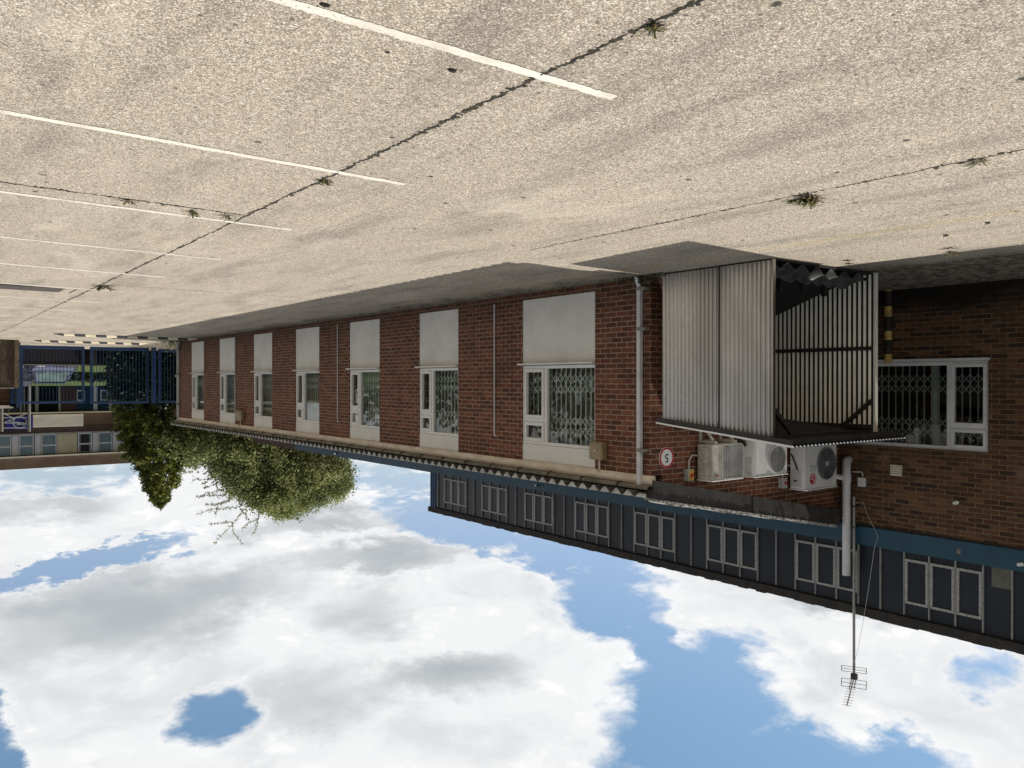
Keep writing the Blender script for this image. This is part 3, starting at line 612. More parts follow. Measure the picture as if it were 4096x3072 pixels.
# upper storey
YU = 21.49; m = MB().box(XB + 1, XM - .02, y0b, YU, 4.216, 5.27); m.build('upper_wall', MT['cwpanel'], mainb)
tops = [6.83, 8.84, 10.87, 12.897, 14.874, 16.831, 18.764, 20.709]; tops = [2.81, 4.82] + tops; tops.insert(0, .8); tops.insert(0, -1.2)
mull = MB()
for i, tp in enumerate(tops):
    nxt = tops[i + 1] if i + 1 < len(tops) else 22.7
    st = (nxt - tp) / 5
    gp = (tops[i + 1] - tops[i]) / 5 if i + 1 < len(tops) else .39
    for k in range(0, 5):
        y = tp - 3 * gp + k * gp if k < 4 else tp + gp
        mull.box(XM - .02, XM + .012, y - .011, y + .011, 4.217, 5.235)
mull.box(XM - .02, XM + .012, 21.05, 21.07, 4.217, 5.235)
mull.build('mullion', MT['mull'], mainb)
for i, tp in enumerate(tops):
    gp = (tops[i + 1] - tops[i]) / 5 if i + 1 < len(tops) else .39
    for k in range(3):
        a = tp - (3 - k) * gp + .016; b = tp - (2 - k) * gp - .016; za, zb = 4.325, 5.045; fw = .040; xo = XM + .016; x2 = XM - .019
        m = MB()
        m.box(x2, xo, a, b, za, za + fw); m.box(x2, xo, a, b, zb - fw, zb); m.box(x2, xo, a, a + fw, za + fw, zb - fw); m.box(x2, xo, b - fw, b, za + fw, zb - fw)
        wf = m.build('window', MT['timber'], mainb, bevel=.005)
        MB().box(x2, XM - .008, a + fw, b - fw, za + fw, zb - fw).build('pane', MT['cwpanel'], wf)
m = MB()
for k in range(3): m.tube([(XM + .0, 21.20 + k * .11, 4.217), (XM + .0, 21.20 + k * .11, 5.26)], .045, 10)
m.build('end_panel', MT['cwblue'], mainb, smooth=True)
MB().box(XM - .019, XM - .012, 5.235, 5.51, 4.225, 4.52).build('painted_reflection_pane', P('painted_pale_reflection', (.115, .12, .085), .3, var=.15), mainb)  # pale reflection and lit interior of the pane painted as flat colour
MB().box(XM + .046, XM + .048, 5.93, 5.99, 4.02, 4.10).build('bare_patch', MT['gutter'], mainb, bevel=.0008)
m = MB(); ys_ = np.linspace(y0b, YU + .06, 150)
for a, b in zip(ys_[:-1], ys_[1:]):
    h = 5.415 + random.uniform(-.012, .012); m.box(XM + .05 + random.uniform(-.004, .004), XM - .4, a, b, 5.262, h)
m.build('roof_fascia', MT['black'], mainb)
MB().box(XB + .8, XM - .35, y0b, YU, 5.272, 5.40).build('roof', MT['black'], mainb)
m = MB().box(XM - .2, XM - 3, 31.9, 37.2, 3.6, 4.26); m.build('brick_parapet', MT['dbrick2'], mainb)
MB().box(XM - .6, XM - 3, 31.95, 37.1, -.1, 3.599).build('parapet_wall', MT['dbrick2'], mainb)
# ground floor window of the main wall
xo = XM - .03; x2 = xo - .07; m = MB(); fw = .062; ym = 6.135
m.box(x2, xo, wy0, wy1, wz0, wz0 + fw); m.box(x2, xo, wy0, wy1, wz1 - fw, wz1); m.box(x2, xo, wy0, wy0 + fw, wz0 + fw, wz1 - fw); m.box(x2, xo, wy1 - fw, wy1, wz0 + fw, wz1 - fw)
m.box(x2, xo, ym - .04, ym + .04, wz0 + fw, wz1 - fw); m.box(x2, xo, wy0 + fw, ym - .04, 2.13, 2.21)
xs = xo + .014
for a, b, za, zb in ((wy0 + .03, ym - .02, wz0 + fw - .02, 2.145), (wy0 + .03, ym - .02, 2.195, wz1 - fw + .02)):
    q = .05; m.box(x2 + .02, xs, a, b, za, za + q); m.box(x2 + .02, xs, a, b, zb - q, zb); m.box(x2 + .02, xs, a, a + q, za + q, zb - q); m.box(x2 + .02, xs, b - q, b, za + q, zb - q)
wf = m.build('window', MT['upvcsh'], mainb, bevel=.004)
MB().box(XM - .05, XM + .05, wy0 - .03, wy1, wz0 - .045, wz0 - .002).build('sill', MT['upvcsh'], wf)
for a, b, za, zb in ((ym + .041, wy1 - fw, wz0 + fw, wz1 - fw), (wy0 + .082, ym - .072, wz0 + .095, 2.093), (wy0 + .082, ym - .072, 2.247, wz1 - .095)):
    MB().box(xo - .046, xo - .04, a, b, za, zb).build('pane', MT['glass'], wf)
m = MB(); y = wy0 + .1; ks = []; xg = xo - .15
while y < wy1 - .03:
    m.box(xg, xg - .012, y - .008, y + .008, wz0 + .03, wz1 - .03); ks.append(y); y += .118
for a, b in zip(ks[:-1], ks[1:]):
    for zc in (1.5, 2.2):
        for dz in (-.08, .08):
            m.bar((xg + .004, a, zc + dz - .07), (xg + .004, b, zc + dz + .07), .013, .006, up=(1, 0, 0)); m.bar((xg + .008, a, zc + dz + .07), (xg + .008, b, zc + dz - .07), .013, .006, up=(1, 0, 0))
m.build('security_grille', MT['grille2'], wf)
m = MB().box(xg - .03, xg - .035, 6.40, 6.49, wz0 + .03, wz1 - .03); m.build('blind', MT['blind'], wf)
# vent grille
m = MB().box(XM + .002, XM + .035, 6.865, 7.05, 2.82, 3.0)
for k in range(5): m.prism([(XM + .036, 2.825 + k * .036), (XM + .055, 2.825 + k * .036), (XM + .036, 2.855 + k * .036)], 'y', 6.872, 7.043)
m.build('vent_grille', P('cream_vent', (.62, .58, .44), .5, var=.15), mainb, bevel=.002)
m = MB().box(XM + .002, XM + .07, 7.475, 7.605, 3.08, 3.235); cb = m.build('meter_box', MT['pipe'], mainb, bevel=.012)
MB().tube([(XM + .03, 7.53, 3.08), (XM + .03, 7.53, 3.02), (XM + .03, 7.55, 2.99), (XM + .03, 7.58, 2.99), (XM + .03, 7.72, 3.0)], .01, 8).build('conduit', MT['upvcsh'], cb, smooth=True)
# soil pipe in the corner
m = MB().tube([(XM + .02, 7.80, 2.80), (XM + .14, 7.76, 2.82), (XM + .19, 7.73, 2.90), (XM + .19, 7.73, 3.05)], .07, 14)
m.tube([(XM + .19, 7.73, 3.05), (XM + .19, 7.73, 4.74)], .066, 16); m.tube([(XM + .19, 7.73, 3.02), (XM + .19, 7.73, 3.16)], .078, 16)
m.tube([(XM + .19, 7.73, 3.10), (XM + .36, 7.86, 3.06), (XM + .45, 7.98, 3.06)], .045, 12)
m.tube([(XM + .19, 7.73, 3.74), (XM + .19, 7.73, 3.78)], .07, 16)
m.build('soil_pipe', MT['pipe'], mainb, smooth=True)

# small lamps on the blue band and wall
def cam_lamp(p, label):
    t = thing('bracket_lamp', p, label, 'lamp', 'small white lamps on the building'); x, y, z = p
    MB().box(x, x + .05, y - .02, y + .02, z - .02, z + .02).build('bracket', MT['steel'], t)
    MB().tube([(x + .03, y + .02, z), (x + .10, y - .05, z - .02)], .028, 10).build('lamp_body', MT['white'], t, smooth=True)
p = at(3828, 2012, X=XM); cam_lamp((XM + .002, p.y, p.z), 'small white lamp fixed to the brown brick beneath the blue band')
p = at(4085, 2258, X=XM + .05); cam_lamp((XM + .047, p.y, p.z), 'small white lamp on the blue band at the edge of the view, beyond the aerial')
p = at(2148, 1943, X=XM + .05); cam_lamp((XM + .047, p.y, p.z), 'small white lamp on the blue band above the wing roof, below the dark windows')
p = at(1345, 1815, X=XM + .05); cam_lamp((XM + .047, p.y, p.z), 'tiny white lamp on the far stretch of blue band in front of the leafy tree')

# tv aerial
XA = XM + .15; ant = thing('tv_aerial', (XA, 7.615, 3.6), 'grey television aerial on a tall mast fixed beside the soil pipe', 'aerial')
MB().tube([(XA, 7.617, 3.40), (XA, 7.612, 6.45)], .022, 10).build('mast', MT['alu'], ant, smooth=True)
m = MB().box(XM + .003, XA + .03, 7.60, 7.63, 3.55, 3.58); m.box(XM + .003, XA + .03, 7.60, 7.63, 3.90, 3.93); m.box(XM + .003, XM + .015, 7.30, 7.68, 3.895, 3.935)
m.build('wall_bracket', MT['steel'], ant)
m = MB()
bm0 = Vector((XA - .02, 7.60, 6.43)); bdir = Vector((.14, .155, .42))
tip = Vector((XA + .06, 7.705, 6.94)); base = Vector((XA, 7.60, 6.40))
m.bar(base, tip, .016)
for k in range(11):
    c = base.lerp(tip, .12 + .86 * k / 10); hw = .082 if k > 3 else .07
    m.bar(c + Vector((.0, hw, .012)), c - Vector((.0, hw, .012)), .006)
m.bar(base + Vector((0, .03, -.02)), base.lerp(tip, .5) + Vector((0, .03, 0)), .011); m.bar(base + Vector((0, -.035, -.02)), base.lerp(tip, .42) + Vector((0, -.05, 0)), .011)
m.build('boom', MT['alu'], ant)
m = MB()
for za in (6.27, 6.315, 6.36, 6.485, 6.55, 6.62):
    m.bar((XA, 7.84, za + .035), (XA, 7.39, za - .035), .007)
for y, s in ((7.84, .035), (7.39, -.035)):
    m.bar((XA, y, 6.27 + s), (XA, y, 6.36 + s), .009); m.bar((XA, y, 6.485 + s), (XA, y, 6.62 + s), .009)
m.build('reflector', MT['alu'], ant)
MB().box(XA - .03, XA + .04, 7.56, 7.65, 6.38, 6.47).build('clamp', MT['steel'], ant)
cab = [(XA + .02, 7.60, 6.2)] + [(XA + .02, 7.60 - .36 * (k / 12) ** .8, 6.2 - 2.02 * k / 12) for k in range(1, 13)] + [(XM + .06, 7.24, 4.05), (XM + .055, 7.3, 3.92), (XM + .03, 7.45, 3.7), (XM + .03, 7.52, 3.5), (XA, 7.60, 3.5)]
MB().tube(cab, .0032, 6).build('cable', MT['pipe'], ant, smooth=True)

# striped pole against the main wall
sp = thing('striped_pole', (XM + .06, 7.068, -.03), 'yellow and black banded pole against the brown brick below the window', 'pole')
bands = [(-.12, -.005, 1), (-.005, .24, 0), (.24, .405, 1), (.405, .64, 0), (.64, .785, 1), (.785, 1.02, 0), (1.02, 1.15, 1)]
for a, b, yel in bands:
    if not yel: MB().tube([(XM + .07, 7.068, a), (XM + .07, 7.068, b)], .060, 18).build('black_band', MT['bpole'], sp, smooth=True)
    else: MB().tube([(XM + .07, 7.068, a), (XM + .07, 7.068, b)], .0605, 18).build('yellow_band', MT['ypole'], sp, smooth=True)

# ------------------------------------------------------------------ metal shelter against the return wall
sh = thing('metal_shelter', (-9.4, 6.8, 0), 'open ended corrugated metal shelter standing against the brick return wall', 'shelter')
XP, XQ = -8.35, -10.6; ya, yb = 5.93, 7.68
def sheet_x(X, y0, y1, ztop, pitch=.0665, amp=.015, n=10, thick=.002):
    """vertical corrugated sheet in the plane X; ztop(y)"""
    m = MB(); k = int((y1 - y0) / pitch * n); vs = []
    for i in range(k + 1):
        y = y0 + (y1 - y0) * i / k; ph = 2 * pi * y / pitch; x = X - amp + 2 * amp * abs(math.sin(ph / 2)) ** .8
        vs += [(x, y, .02), (x, y, ztop(y)), (x - thick, y, .02), (x - thick, y, ztop(y))]
    fs = []
    for i in range(k):
        a = 4 * i; fs += [[a, a + 4, a + 5, a + 1], [a + 2, a + 3, a + 7, a + 6], [a + 1, a + 5, a + 7, a + 3]]
    return m.add(vs, fs)
zt = lambda y: 2.125 - (y - 5.96) * .09
sheet_x(XP, ya + .03, 6.735, zt).build('side_sheet', MT['galv'], sh, smooth=True, sharp=80)
sheet_x(XP - .006, 6.73, yb, zt).build('side_sheet', MT['galv'], sh, smooth=True, sharp=80)
MB().box(XP - .02, XP + .016, 6.724, 6.738, .02, zt(6.735)).build('seam', MT['steel'], sh)
MB().box(XP - .035, XP + .014, ya, ya + .028, .0, zt(ya)).build('corner_trim', MT['galv'], sh)
# far side: lit ridges and shaded valleys painted as pale slats on dark board
m = MB(); y = ya + .05
while y < yb - .02: m.prism([(XQ + .012, y), (XQ + .034, y + .026), (XQ + .034, y + .030), (XQ + .012, y + .030)], 'z', .02, 2.10); y += .0735
m.build('inner_rib', MT['galvd'], sh, bevel=.004)
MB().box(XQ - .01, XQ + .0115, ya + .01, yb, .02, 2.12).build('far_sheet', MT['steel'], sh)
MB().box(XQ - .03, XQ + .03, ya - .02, ya + .009, 0, 2.14).build('corner_post', MT['galvd'], sh)
m = MB()
m.box(XQ + .027, XQ + .06, ya + .01, yb, .99, 1.04); m.box(XQ + .027, XQ + .07, ya + .01, yb, 2.045, 2.10)
m.bar((XQ + .045, ya + .02, 1.72), (XQ + .045, ya + .42, 2.06), .05); m.bar((XQ + .045, yb - .30, 2.06), (XQ + .045, yb - .02, 1.72), .05)
m.box(XP - .07, XP - .02, ya + .03, yb, 1.95, 2.0); m.box(XP - .07, XP - .02, ya + .03, yb, .95, 1.0)
m.box(XP - .07, XQ + .07, ya + .03, ya + .07, 2.11, 2.16); m.box(XP - .07, XQ + .07, yb - .06, yb - .02, 1.90, 1.95); m.box(XP - .07, XP - .02, yb - .06, yb - .01, 0, 1.95)
m.bar((XP - .05, ya + .10, 1.72), (XP - .45, ya + .05, 2.12), .05)
m.build('frame', MT['steel'], sh)
m = MB(); X0s, X1s = XP + .15, XQ - .10; k = int((X0s - X1s) / .075 * 6); vs = []
ytop, ybot = 5.565, 7.66; zr2 = lambda y: 2.205 - (y - 5.565) * .092
for i in range(k + 1):
    x = X1s + (X0s - X1s) * i / k; dz = .013 * math.sin(2 * pi * x / .075)
    for y in (ytop, ybot): vs += [(x, y, zr2(y) + dz), (x, y, zr2(y) + dz + .003)]
fs = []
for i in range(k):
    a = 4 * i; fs += [[a, a + 4, a + 6, a + 2], [a + 1, a + 3, a + 7, a + 5], [a, a + 1, a + 5, a + 4], [a + 2, a + 6, a + 7, a + 3]]
m.add(vs, fs); m.build('roof', MT['galv'], sh, smooth=True, sharp=80)
m = MB().add([(x, y, zr2(y) - .018 - d) for d in (0, .01) for x, y in ((X0s - .03, ytop + .02), (X1s + .03, ytop + .02), (X1s + .03, ybot - .02), (X0s - .03, ybot - .02))], [[0, 1, 2, 3], [7, 6, 5, 4], [0, 4, 5, 1], [1, 5, 6, 2], [2, 6, 7, 3], [3, 7, 4, 0]]); m.build('underside_shade_board', MT['steel'], sh)  # dark board added so the roof underside looks shaded
m = MB(); m.bar((X0s - .01, ytop + .01, zr2(ytop) - .042), (X0s - .01, ybot - .01, zr2(ybot) - .042), .03, .05); m.box(X1s + .05, X0s - .04, ytop + .03, ytop + .07, 2.13, 2.175)
m.build('roof_batten', MT['steel'], sh)
m = MB(); m.bar((X0s + .006, ytop, zr2(ytop) + .004), (X0s + .006, ybot, zr2(ybot) + .004), .012, .02); m.build('sunlit_edge_strip', MT['white'], sh)  # white strip painted in for the sunlit roof edge
MB().box(XP - .02, XQ + .02, ya + .02, yb - .03, .0, .018).build('base_board', MT['steel'], sh)
# leaning dark board and curled roofing sheet kept in the shelter
t = thing('dark_board', (-9.5, 7.0, .02), 'dark board leaning inside the metal shelter behind the curled sheet', 'board')
m = MB(); m.add([(XP - .12, 6.25, .05), (XQ + .10, 6.25, .05), (XQ + .10, 7.6, .52), (XP - .12, 7.6, .52), (XP - .12, 6.25, .08), (XQ + .10, 6.25, .08), (XQ + .10, 7.6, .55), (XP - .12, 7.6, .55)],
                    [[0, 3, 2, 1], [4, 5, 6, 7], [0, 1, 5, 4], [1, 2, 6, 5], [2, 3, 7, 6], [3, 0, 4, 7]]); m.build('panel', MT['dark'], t)
for k in range(4): MB().box(XP - .3 - k * .5, XP - .36 - k * .5, 6.4, 6.46, .15, .3).build('batten', MT['steel'], t)
m = MB(); nu, nv = 90, 7; vs = []
for i in range(nu + 1):
    u = i / nu; x = XP - .10 + (XQ + .12 - XP + .10) * u
    for j in range(nv + 1):
        v = j / nv; wv = .045 * math.sin(2 * pi * u * 6.5 + .4 * v); vs.append((x + .05 * v * math.sin(u * 9), 5.97 + .30 * v - .03 * math.sin(u * 40) * v, .075 + wv * (1 - .25 * v) + .10 * v * v))
base_i = len(vs)
vs += [(x, y, z - .010) for x, y, z in vs]
fs = []
for i in range(nu):
    for j in range(nv):
        a = i * (nv + 1) + j; b = a + nv + 1; fs += [[a, b, b + 1, a + 1], [base_i + a, base_i + a + 1, base_i + b + 1, base_i + b]]
    a = i * (nv + 1); b = a + nv + 1; fs.append([a, base_i + a, base_i + b, b])
m.add(vs, fs); tag(m.build('corrugated_sheet', P('dark_grey_sheet', (.085, .085, .085), .45, var=.4, scale=9), None, smooth=True, loc=(-9.5, 6.1, .02)), 'wavy grey roofing sheet lying along the open front of the metal shelter', 'roofing sheet')

# ------------------------------------------------------------------ air conditioners on the return wall
def ac_unit(x0, x1, z0, z1, yf, label, mat, sidemat):
    t = thing('air_conditioner', ((x0 + x1) / 2, YR, z0), label, 'air conditioner', 'air conditioners on the return wall')
    m = MB().box(x0, x1, yf, YR - .06, z0, z1 - .016); m.build('casing', mat, t, bevel=.012)
    MB().box(x0 - .012, x1 + .012, yf - .012, YR - .055, z1 - .0155, z1).build('lid', MT['white'], t, bevel=.004)
    for x in (x0 + .12, x1 - .12):
        m = MB().box(x - .02, x + .02, yf + .02, YR, z0 - .05, z0 - .012); m.box(x - .02, x + .02, YR - .03, YR - .002, z0 - .35, z0 - .05); m.bar((x, yf + .08, z0 - .05), (x, YR - .02, z0 - .32), .03)
        m.box(x - .03, x + .03, yf + .03, yf + .09, z0 - .012, z0)
        m.build('bracket', MT['acc'], t)
    return t
def fan(t, cx, cz, r, yf, grid, dark=True):
    MB().disc((cx, cz), r, yf - .006, yf - .001, 48).build('fan_recess', MT['dark'], t)
    m = MB()
    for k in range(5):
        a = 2 * pi * k / 5 + .4; b = a + .75; q = []
        for f_ in np.linspace(0, 1, 6): q.append((cx + math.cos(a + .35 * f_ ** 2) * r * (.22 + .72 * f_), cz + math.sin(a + .35 * f_ ** 2) * r * (.22 + .72 * f_)))
        for f_ in np.linspace(1, 0, 6): q.append((cx + math.cos(b - .05 + .2 * f_) * r * (.22 + .72 * f_), cz + math.sin(b - .05 + .2 * f_) * r * (.22 + .72 * f_)))
        m.prism(q, 'y', yf - .010, yf - .007)
    m.build('fan_blade', MT['fan'], t)
    m = MB()
    if grid == 'rings':
        rr = .06
        while rr < r: m.disc((cx, cz), rr, yf - .022, yf - .018, 40, rr - .0042); rr += .017
        for k in range(8):
            a = 2 * pi * k / 8; m.bar((cx, yf - .019, cz), (cx + math.cos(a) * r, yf - .014, cz + math.sin(a) * r), .004)
    else:
        z = cz - r + .01
        while z < cz + r:
            h = math.sqrt(max(0, r * r - (z - cz) ** 2)); m.bar((cx - h, yf - .02, z), (cx + h, yf - .02, z), .005); z += .0165
        x = cx - r + .03
        while x < cx + r:
            h = math.sqrt(max(0, r * r - (x - cx) ** 2)); m.bar((x, yf - .018, cz - h), (x, yf - .018, cz + h), .004); x += .05
    m.disc((cx, cz), r + .012, yf - .024, yf - .001, 48, r - .006)
    m.build('fan_guard', MT['acs'] if grid != 'rings' else MT['grtxt'], t, smooth=False)
    if grid == 'rings': MB().disc((cx, cz), .042, yf - .028, yf - .016, 24).build('hub', MT['acs'], t)
YF = 7.66
# nearest to the inner corner
a3 = ac_unit(-12.50, -11.60, 2.50, 3.205, YF, 'white outdoor air conditioner with red round badge, nearest to the soil pipe', MT['acw'], MT['acs'])
fan(a3, -12.19, 2.80, .255, YF, 'rings')
text('lettering', 'LG', .125, (-11.82, YF - .002, 2.85), MT['grtxt'], a3)
bd = MB().disc((-11.82, 3.03), .088, YF - .006, YF - .001, 40).build('badge', MT['lgred'], a3)
m = MB().disc((-11.82, 3.03), .074, YF - .009, YF - .0062, 40, .066); m.v = [p for p in m.v]
m = MB(); n = 26
arc = [(math.radians(80) + math.radians(275) * k / n) for k in range(n + 1)]
for a, b in zip(arc[:-1], arc[1:]):
    q = [(-11.82 + math.cos(t_) * r_, 3.03 + math.sin(t_) * r_) for t_, r_ in ((a, .064), (b, .064), (b, .074), (a, .074))]; m.prism(q, 'y', YF - .009, YF - .0062)
m.box(-11.756, -11.80, YF - .009, YF - .0062, 3.026, 3.034); m.box(-11.825, -11.817, YF - .009, YF - .0062, 2.995, 3.065); m.box(-11.825, -11.795, YF - .009, YF - .0062, 2.990, 2.998)
m.disc((-11.85, 3.055), .009, YF - .009, YF - .0062, 16)
m.build('emblem', MT['white'], bd)
m = MB().box(-11.60, -11.585, 7.72, 7.90, 2.88, 3.15); m.build('service_cover', MT['acs'], a3, bevel=.01)
MB().tube([(-11.586, 7.79, 3.06), (-11.575, 7.82, 3.05), (-11.586, 7.85, 3.06)], .012, 8).build('handle', MT['dark'], a3, smooth=True)
MB().tube([(-11.58, 7.78, 2.88), (-11.55, 7.80, 2.78), (-11.57, 7.86, 2.68), (-11.62, 7.93, 2.62)], .012, 8).build('cable', MT['dark'], a3, smooth=True)
# middle
a2 = ac_unit(-11.13, -10.31, 2.28, 2.905, YF, 'white outdoor air conditioner with a round gridded fan, middle of the three', MT['acw'], MT['acs'])
fan(a2, -10.86, 2.655, .205, YF, 'grid')
text('lettering', 'LG', .075, (-10.46, YF - .002, 2.665), MT['pipe'], a2)
MB().box(-10.60, -10.34, YF - .006, YF - .0005, 2.33, 2.86).build('front_panel', MT['acw'], a2, bevel=.004)
MB().box(-10.31, -10.29, 7.70, 7.80, 2.60, 2.86).build('service_cover', MT['acs'], a2, bevel=.01)
MB().tube([(-10.29, 7.82, 2.42), (-10.24, 7.80, 2.38), (-10.20, 7.86, 2.34), (-10.2, 7.95, 2.30)], .03, 8).build('pipe_lagging', MT['dark'], a2, smooth=True)
# nearest to the wing corner
a1 = ac_unit(-10.03, -9.345, 2.37, 2.895, YF, 'yellowed outdoor air conditioner with square slatted grille, nearest the round sign', MT['acc'], MT['acc'])
MB().box(-10.015, -9.565, YF - .004, YF - .0005, 2.40, 2.86).build('grille_recess', MT['dark'], a1)
m = MB(); z = 2.41
while z < 2.86: m.box(-10.01, -9.57, YF - .014, YF - .006, z - .0032, z + .0032); z += .0145
for x in np.linspace(-10.01, -9.57, 10): m.box(x - .003, x + .003, YF - .016, YF - .0141, 2.405, 2.86)
m.box(-10.025, -10.012, YF - .018, YF - .0005, 2.39, 2.87); m.box(-9.568, -9.555, YF - .018, YF - .0005, 2.39, 2.87); m.box(-10.012, -9.568, YF - .018, YF - .0005, 2.862, 2.875)
m.build('grille', MT['acs'], a1)
MB().box(-9.345, -9.325, 7.74, 7.88, 2.42, 2.82).build('side_cover', MT['acc'], a1, bevel=.012)
MB().box(-9.3249, -9.30, 7.76, 7.82, 2.58, 2.64).build('handle', MT['acs'], a1, bevel=.006)
text('lettering', 'Fujitsu', .035, (-9.45, YF - .002, 2.81), P('faded_red', (.45, .12, .12), .5), a1)
# isolator switches
def isolator(p, w_, h, label, mat, face=True):
    x, z = p; t = thing('isolator_switch', (x, YR, z), label, 'switch', 'isolator switches on the return wall')
    b = MB().box(x - w_ / 2, x + w_ / 2, YR - .085, YR - .002, z - h / 2, z + h / 2).build('casing', MT['acs'], t, bevel=.006)
    MB().box(x - w_ / 2 + .012, x + w_ / 2 - .012, YR - .092, YR - .0855, z - h / 2 + .012, z + h / 2 - .012).build('front_plate', mat, t)
    MB().disc((x, z), .026, YR - .11, YR - .0925, 16).build('knob', MT['red'], t)
    MB().tube([(x, YR - .04, z - h / 2), (x, YR - .04, z - h / 2 - .12), (x - .04, YR - .06, z - h / 2 - .2), (x - .13, YR - .08, z - h / 2 - .19)], .011, 8).build('cable', MT['acs'], t, smooth=True)
isolator((-9.185, 2.81), .12, .17, 'yellow and grey isolator switch left of the yellowed air conditioner', MT['yellow'])
isolator((-10.24, 2.83), .10, .17, 'yellow isolator switch mostly hidden between two air conditioners', MT['yellow'])
isolator((-11.43, 3.09), .12, .17, 'grey isolator switch with red knob between middle and badged air conditioners', MT['acs'])
# round sign
rs = thing('speed_sign', (-8.746, YR, 2.54), 'round white speed limit sign with red ring and black numeral', 'sign')
MB().disc((-8.746, 2.538), .150, YR - .014, YR - .003, 48).build('sign_plate', MT['white'], rs)
MB().disc((-8.746, 2.538), .146, YR - .017, YR - .0142, 48, .118).build('red_ring', MT['red'], rs)
text('numeral', '5', .17, (-8.746, YR - .016, 2.538), MT['txt'], rs, sx=.95)

# ------------------------------------------------------------------ weeds and litter
def weed(px, py, r, n, label, h=1.0):
    r *= .95; n = int(n * .75)
    g = gpt(px, py); rng = np.random.default_rng(int(px)); m = MB()
    for k in range(n):
        a = rng.uniform(0, 2 * pi); L = r * rng.uniform(.5, 1.1); up = rng.uniform(.25, 1.0) * h; b = Vector((math.cos(a), math.sin(a), 0)); sd_ = Vector((-b.y, b.x, 0)) * r * rng.uniform(.04, .09)
        o = Vector((g.x + rng.uniform(-.3, .3) * r, g.y + rng.uniform(-.3, .3) * r, g.z + .004)); p1 = o + b * L * .5 + Vector((0, 0, up * L * .55)); p2 = o + b * L + Vector((0, 0, up * L * .45))
        m.add([o - sd_ * .4, o + sd_ * .4, p1 + sd_, p1 - sd_, p2], [[0, 1, 2, 3], [3, 2, 4]])
    return tag(m.build('weed', MT['weed'], None, loc=g), label, 'weed', 'weeds in the slab joints')
for a in [(2610, 105, .075, 46, 'leafy weed in the long slab joint, beyond the end of the nearest bay line', .9), (1300, 722, .10, 46, 'brownish weed on the long joint beside the second bay line', .9),
          (515, 800, .11, 30, 'small brownish weed on the cross joint, furthest from the long joint'), (772, 848, .12, 34, 'bright green weed on the cross joint next to the third bay line'),
          (910, 862, .11, 30, 'dark straggly weed on the cross joint close to where it meets the long joint'), (413, 1143, .26, 40, 'large weed on the long joint far off near the manhole cover', .8),
          (3235, 792, .17, 70, 'largest green weed clump on the faint joint before the metal shelter', .9), (3170, 803, .10, 30, 'low flat weed touching the largest clump on the faint joint', .4), (3905, 644, .10, 34, 'small green weed on the faint joint nearest the camera', .6),
          (3805, 1003, .16, 30, 'thin weed at the shadow edge before the brown brick wall', .9), (3390, 1050, .12, 40, 'low weed at the corner of the metal shelter base', .5)]: weed(*a)
g = gpt(2520, 1106); m = MB(); rng = np.random.default_rng(3)
for k in range(500):
    a = rng.uniform(0, 2 * pi); q = abs(rng.normal(0, .14)); x = XW + .06 + abs(rng.normal(0, .07)); y = 8.0 + rng.normal(0, .22); z = gz(x) + rng.uniform(0, .13) * math.exp(-abs(y - 8) * 3); s = .016
    d = Vector(rng.normal(0, 1, 3)).normalized() * s; e = d.cross(Vector((0, 0, 1))).normalized() * s; c = Vector((x, y, z)); m.quad(c - d, c + e * .6, c + d, c - e * .6)
tag(m.build('moss_patch', MT['moss'], None, loc=(XW + .05, 8.0, 0)), 'dark green moss growing at the foot of the wing corner downpipe', 'moss', kind='stuff')
m = MB(); rng = np.random.default_rng(5)
c = at(690, 1372, X=XW + .1); 
for k in range(360):
    x = XW - .1 + rng.normal(0, .3); y = 31.9 + rng.normal(0, .3); z = abs(rng.normal(0, .17)); s = .045; d = Vector(rng.normal(0, 1, 3)).normalized() * s; e = d.cross(Vector((.3, 0, 1))).normalized() * s; c = Vector((x, y, z)); m.quad(c - d, c + e * .6, c + d, c - e * .6)
tag(m.build('weed_bush', MT['conifer'], None, loc=(XW, 31.9, 0)), 'scrubby green weeds at the far end of the wing beside the blue gate', 'weeds')
def clod(px, py, r, name, label, cat, mat):
    g = gpt(px, py); m = MB(); rng = np.random.default_rng(int(py)); bm_ = bmesh.new(); bmesh.ops.create_icosphere(bm_, subdivisions=2, radius=1)
    vs = [(g.x + v.co.x * r * (1 + rng.uniform(-.25, .25)), g.y + v.co.y * r * .7 * (1 + rng.uniform(-.25, .25)), g.z + max(0, v.co.z) * r * .45 * (1 + rng.uniform(-.3, .3))) for v in bm_.verts]
    m.add(vs, [[v.index for v in f.verts] for f in bm_.faces]); bm_.free(); return tag(m.build(name, mat, None, loc=g), label, cat, 'moss clumps on the concrete')
clod(1810, 280, .030, 'moss_clump', 'dark clump of moss lying on pale concrete between two bay lines', 'moss clump', MT['joint'])
clod(1300, 20, .026, 'moss_clump', 'dark clump of moss beside the broken end of the nearest bay line', 'moss clump', MT['joint'])
clod(1550, 210, .014, 'moss_clump', 'small dark moss crumb near the nearest bay line', 'moss clump', MT['joint'])
def leaf(px, py, label, r=.05):
    g = gpt(px, py); m = MB(); m.add([g + Vector((-r, 0, .006)), g + Vector((0, r * .5, .02)), g + Vector((r, 0, .006)), g + Vector((0, -r * .5, .016)), g + Vector((-r, 0, .002)), g + Vector((0, r * .5, .016)), g + Vector((r, 0, .002)), g + Vector((0, -r * .5, .012))], [[0, 1, 2, 3], [4, 7, 6, 5]])
    return tag(m.build('dead_leaf', MT['deadleaf'], None, loc=g), label, 'leaf', 'dead leaves on the concrete')
leaf(3950, 890, 'dark dead leaf nearer the camera of the two before the brown wall'); leaf(3783, 940, 'dark dead leaf nearer to the metal shelter of the two before the brown wall', .055)

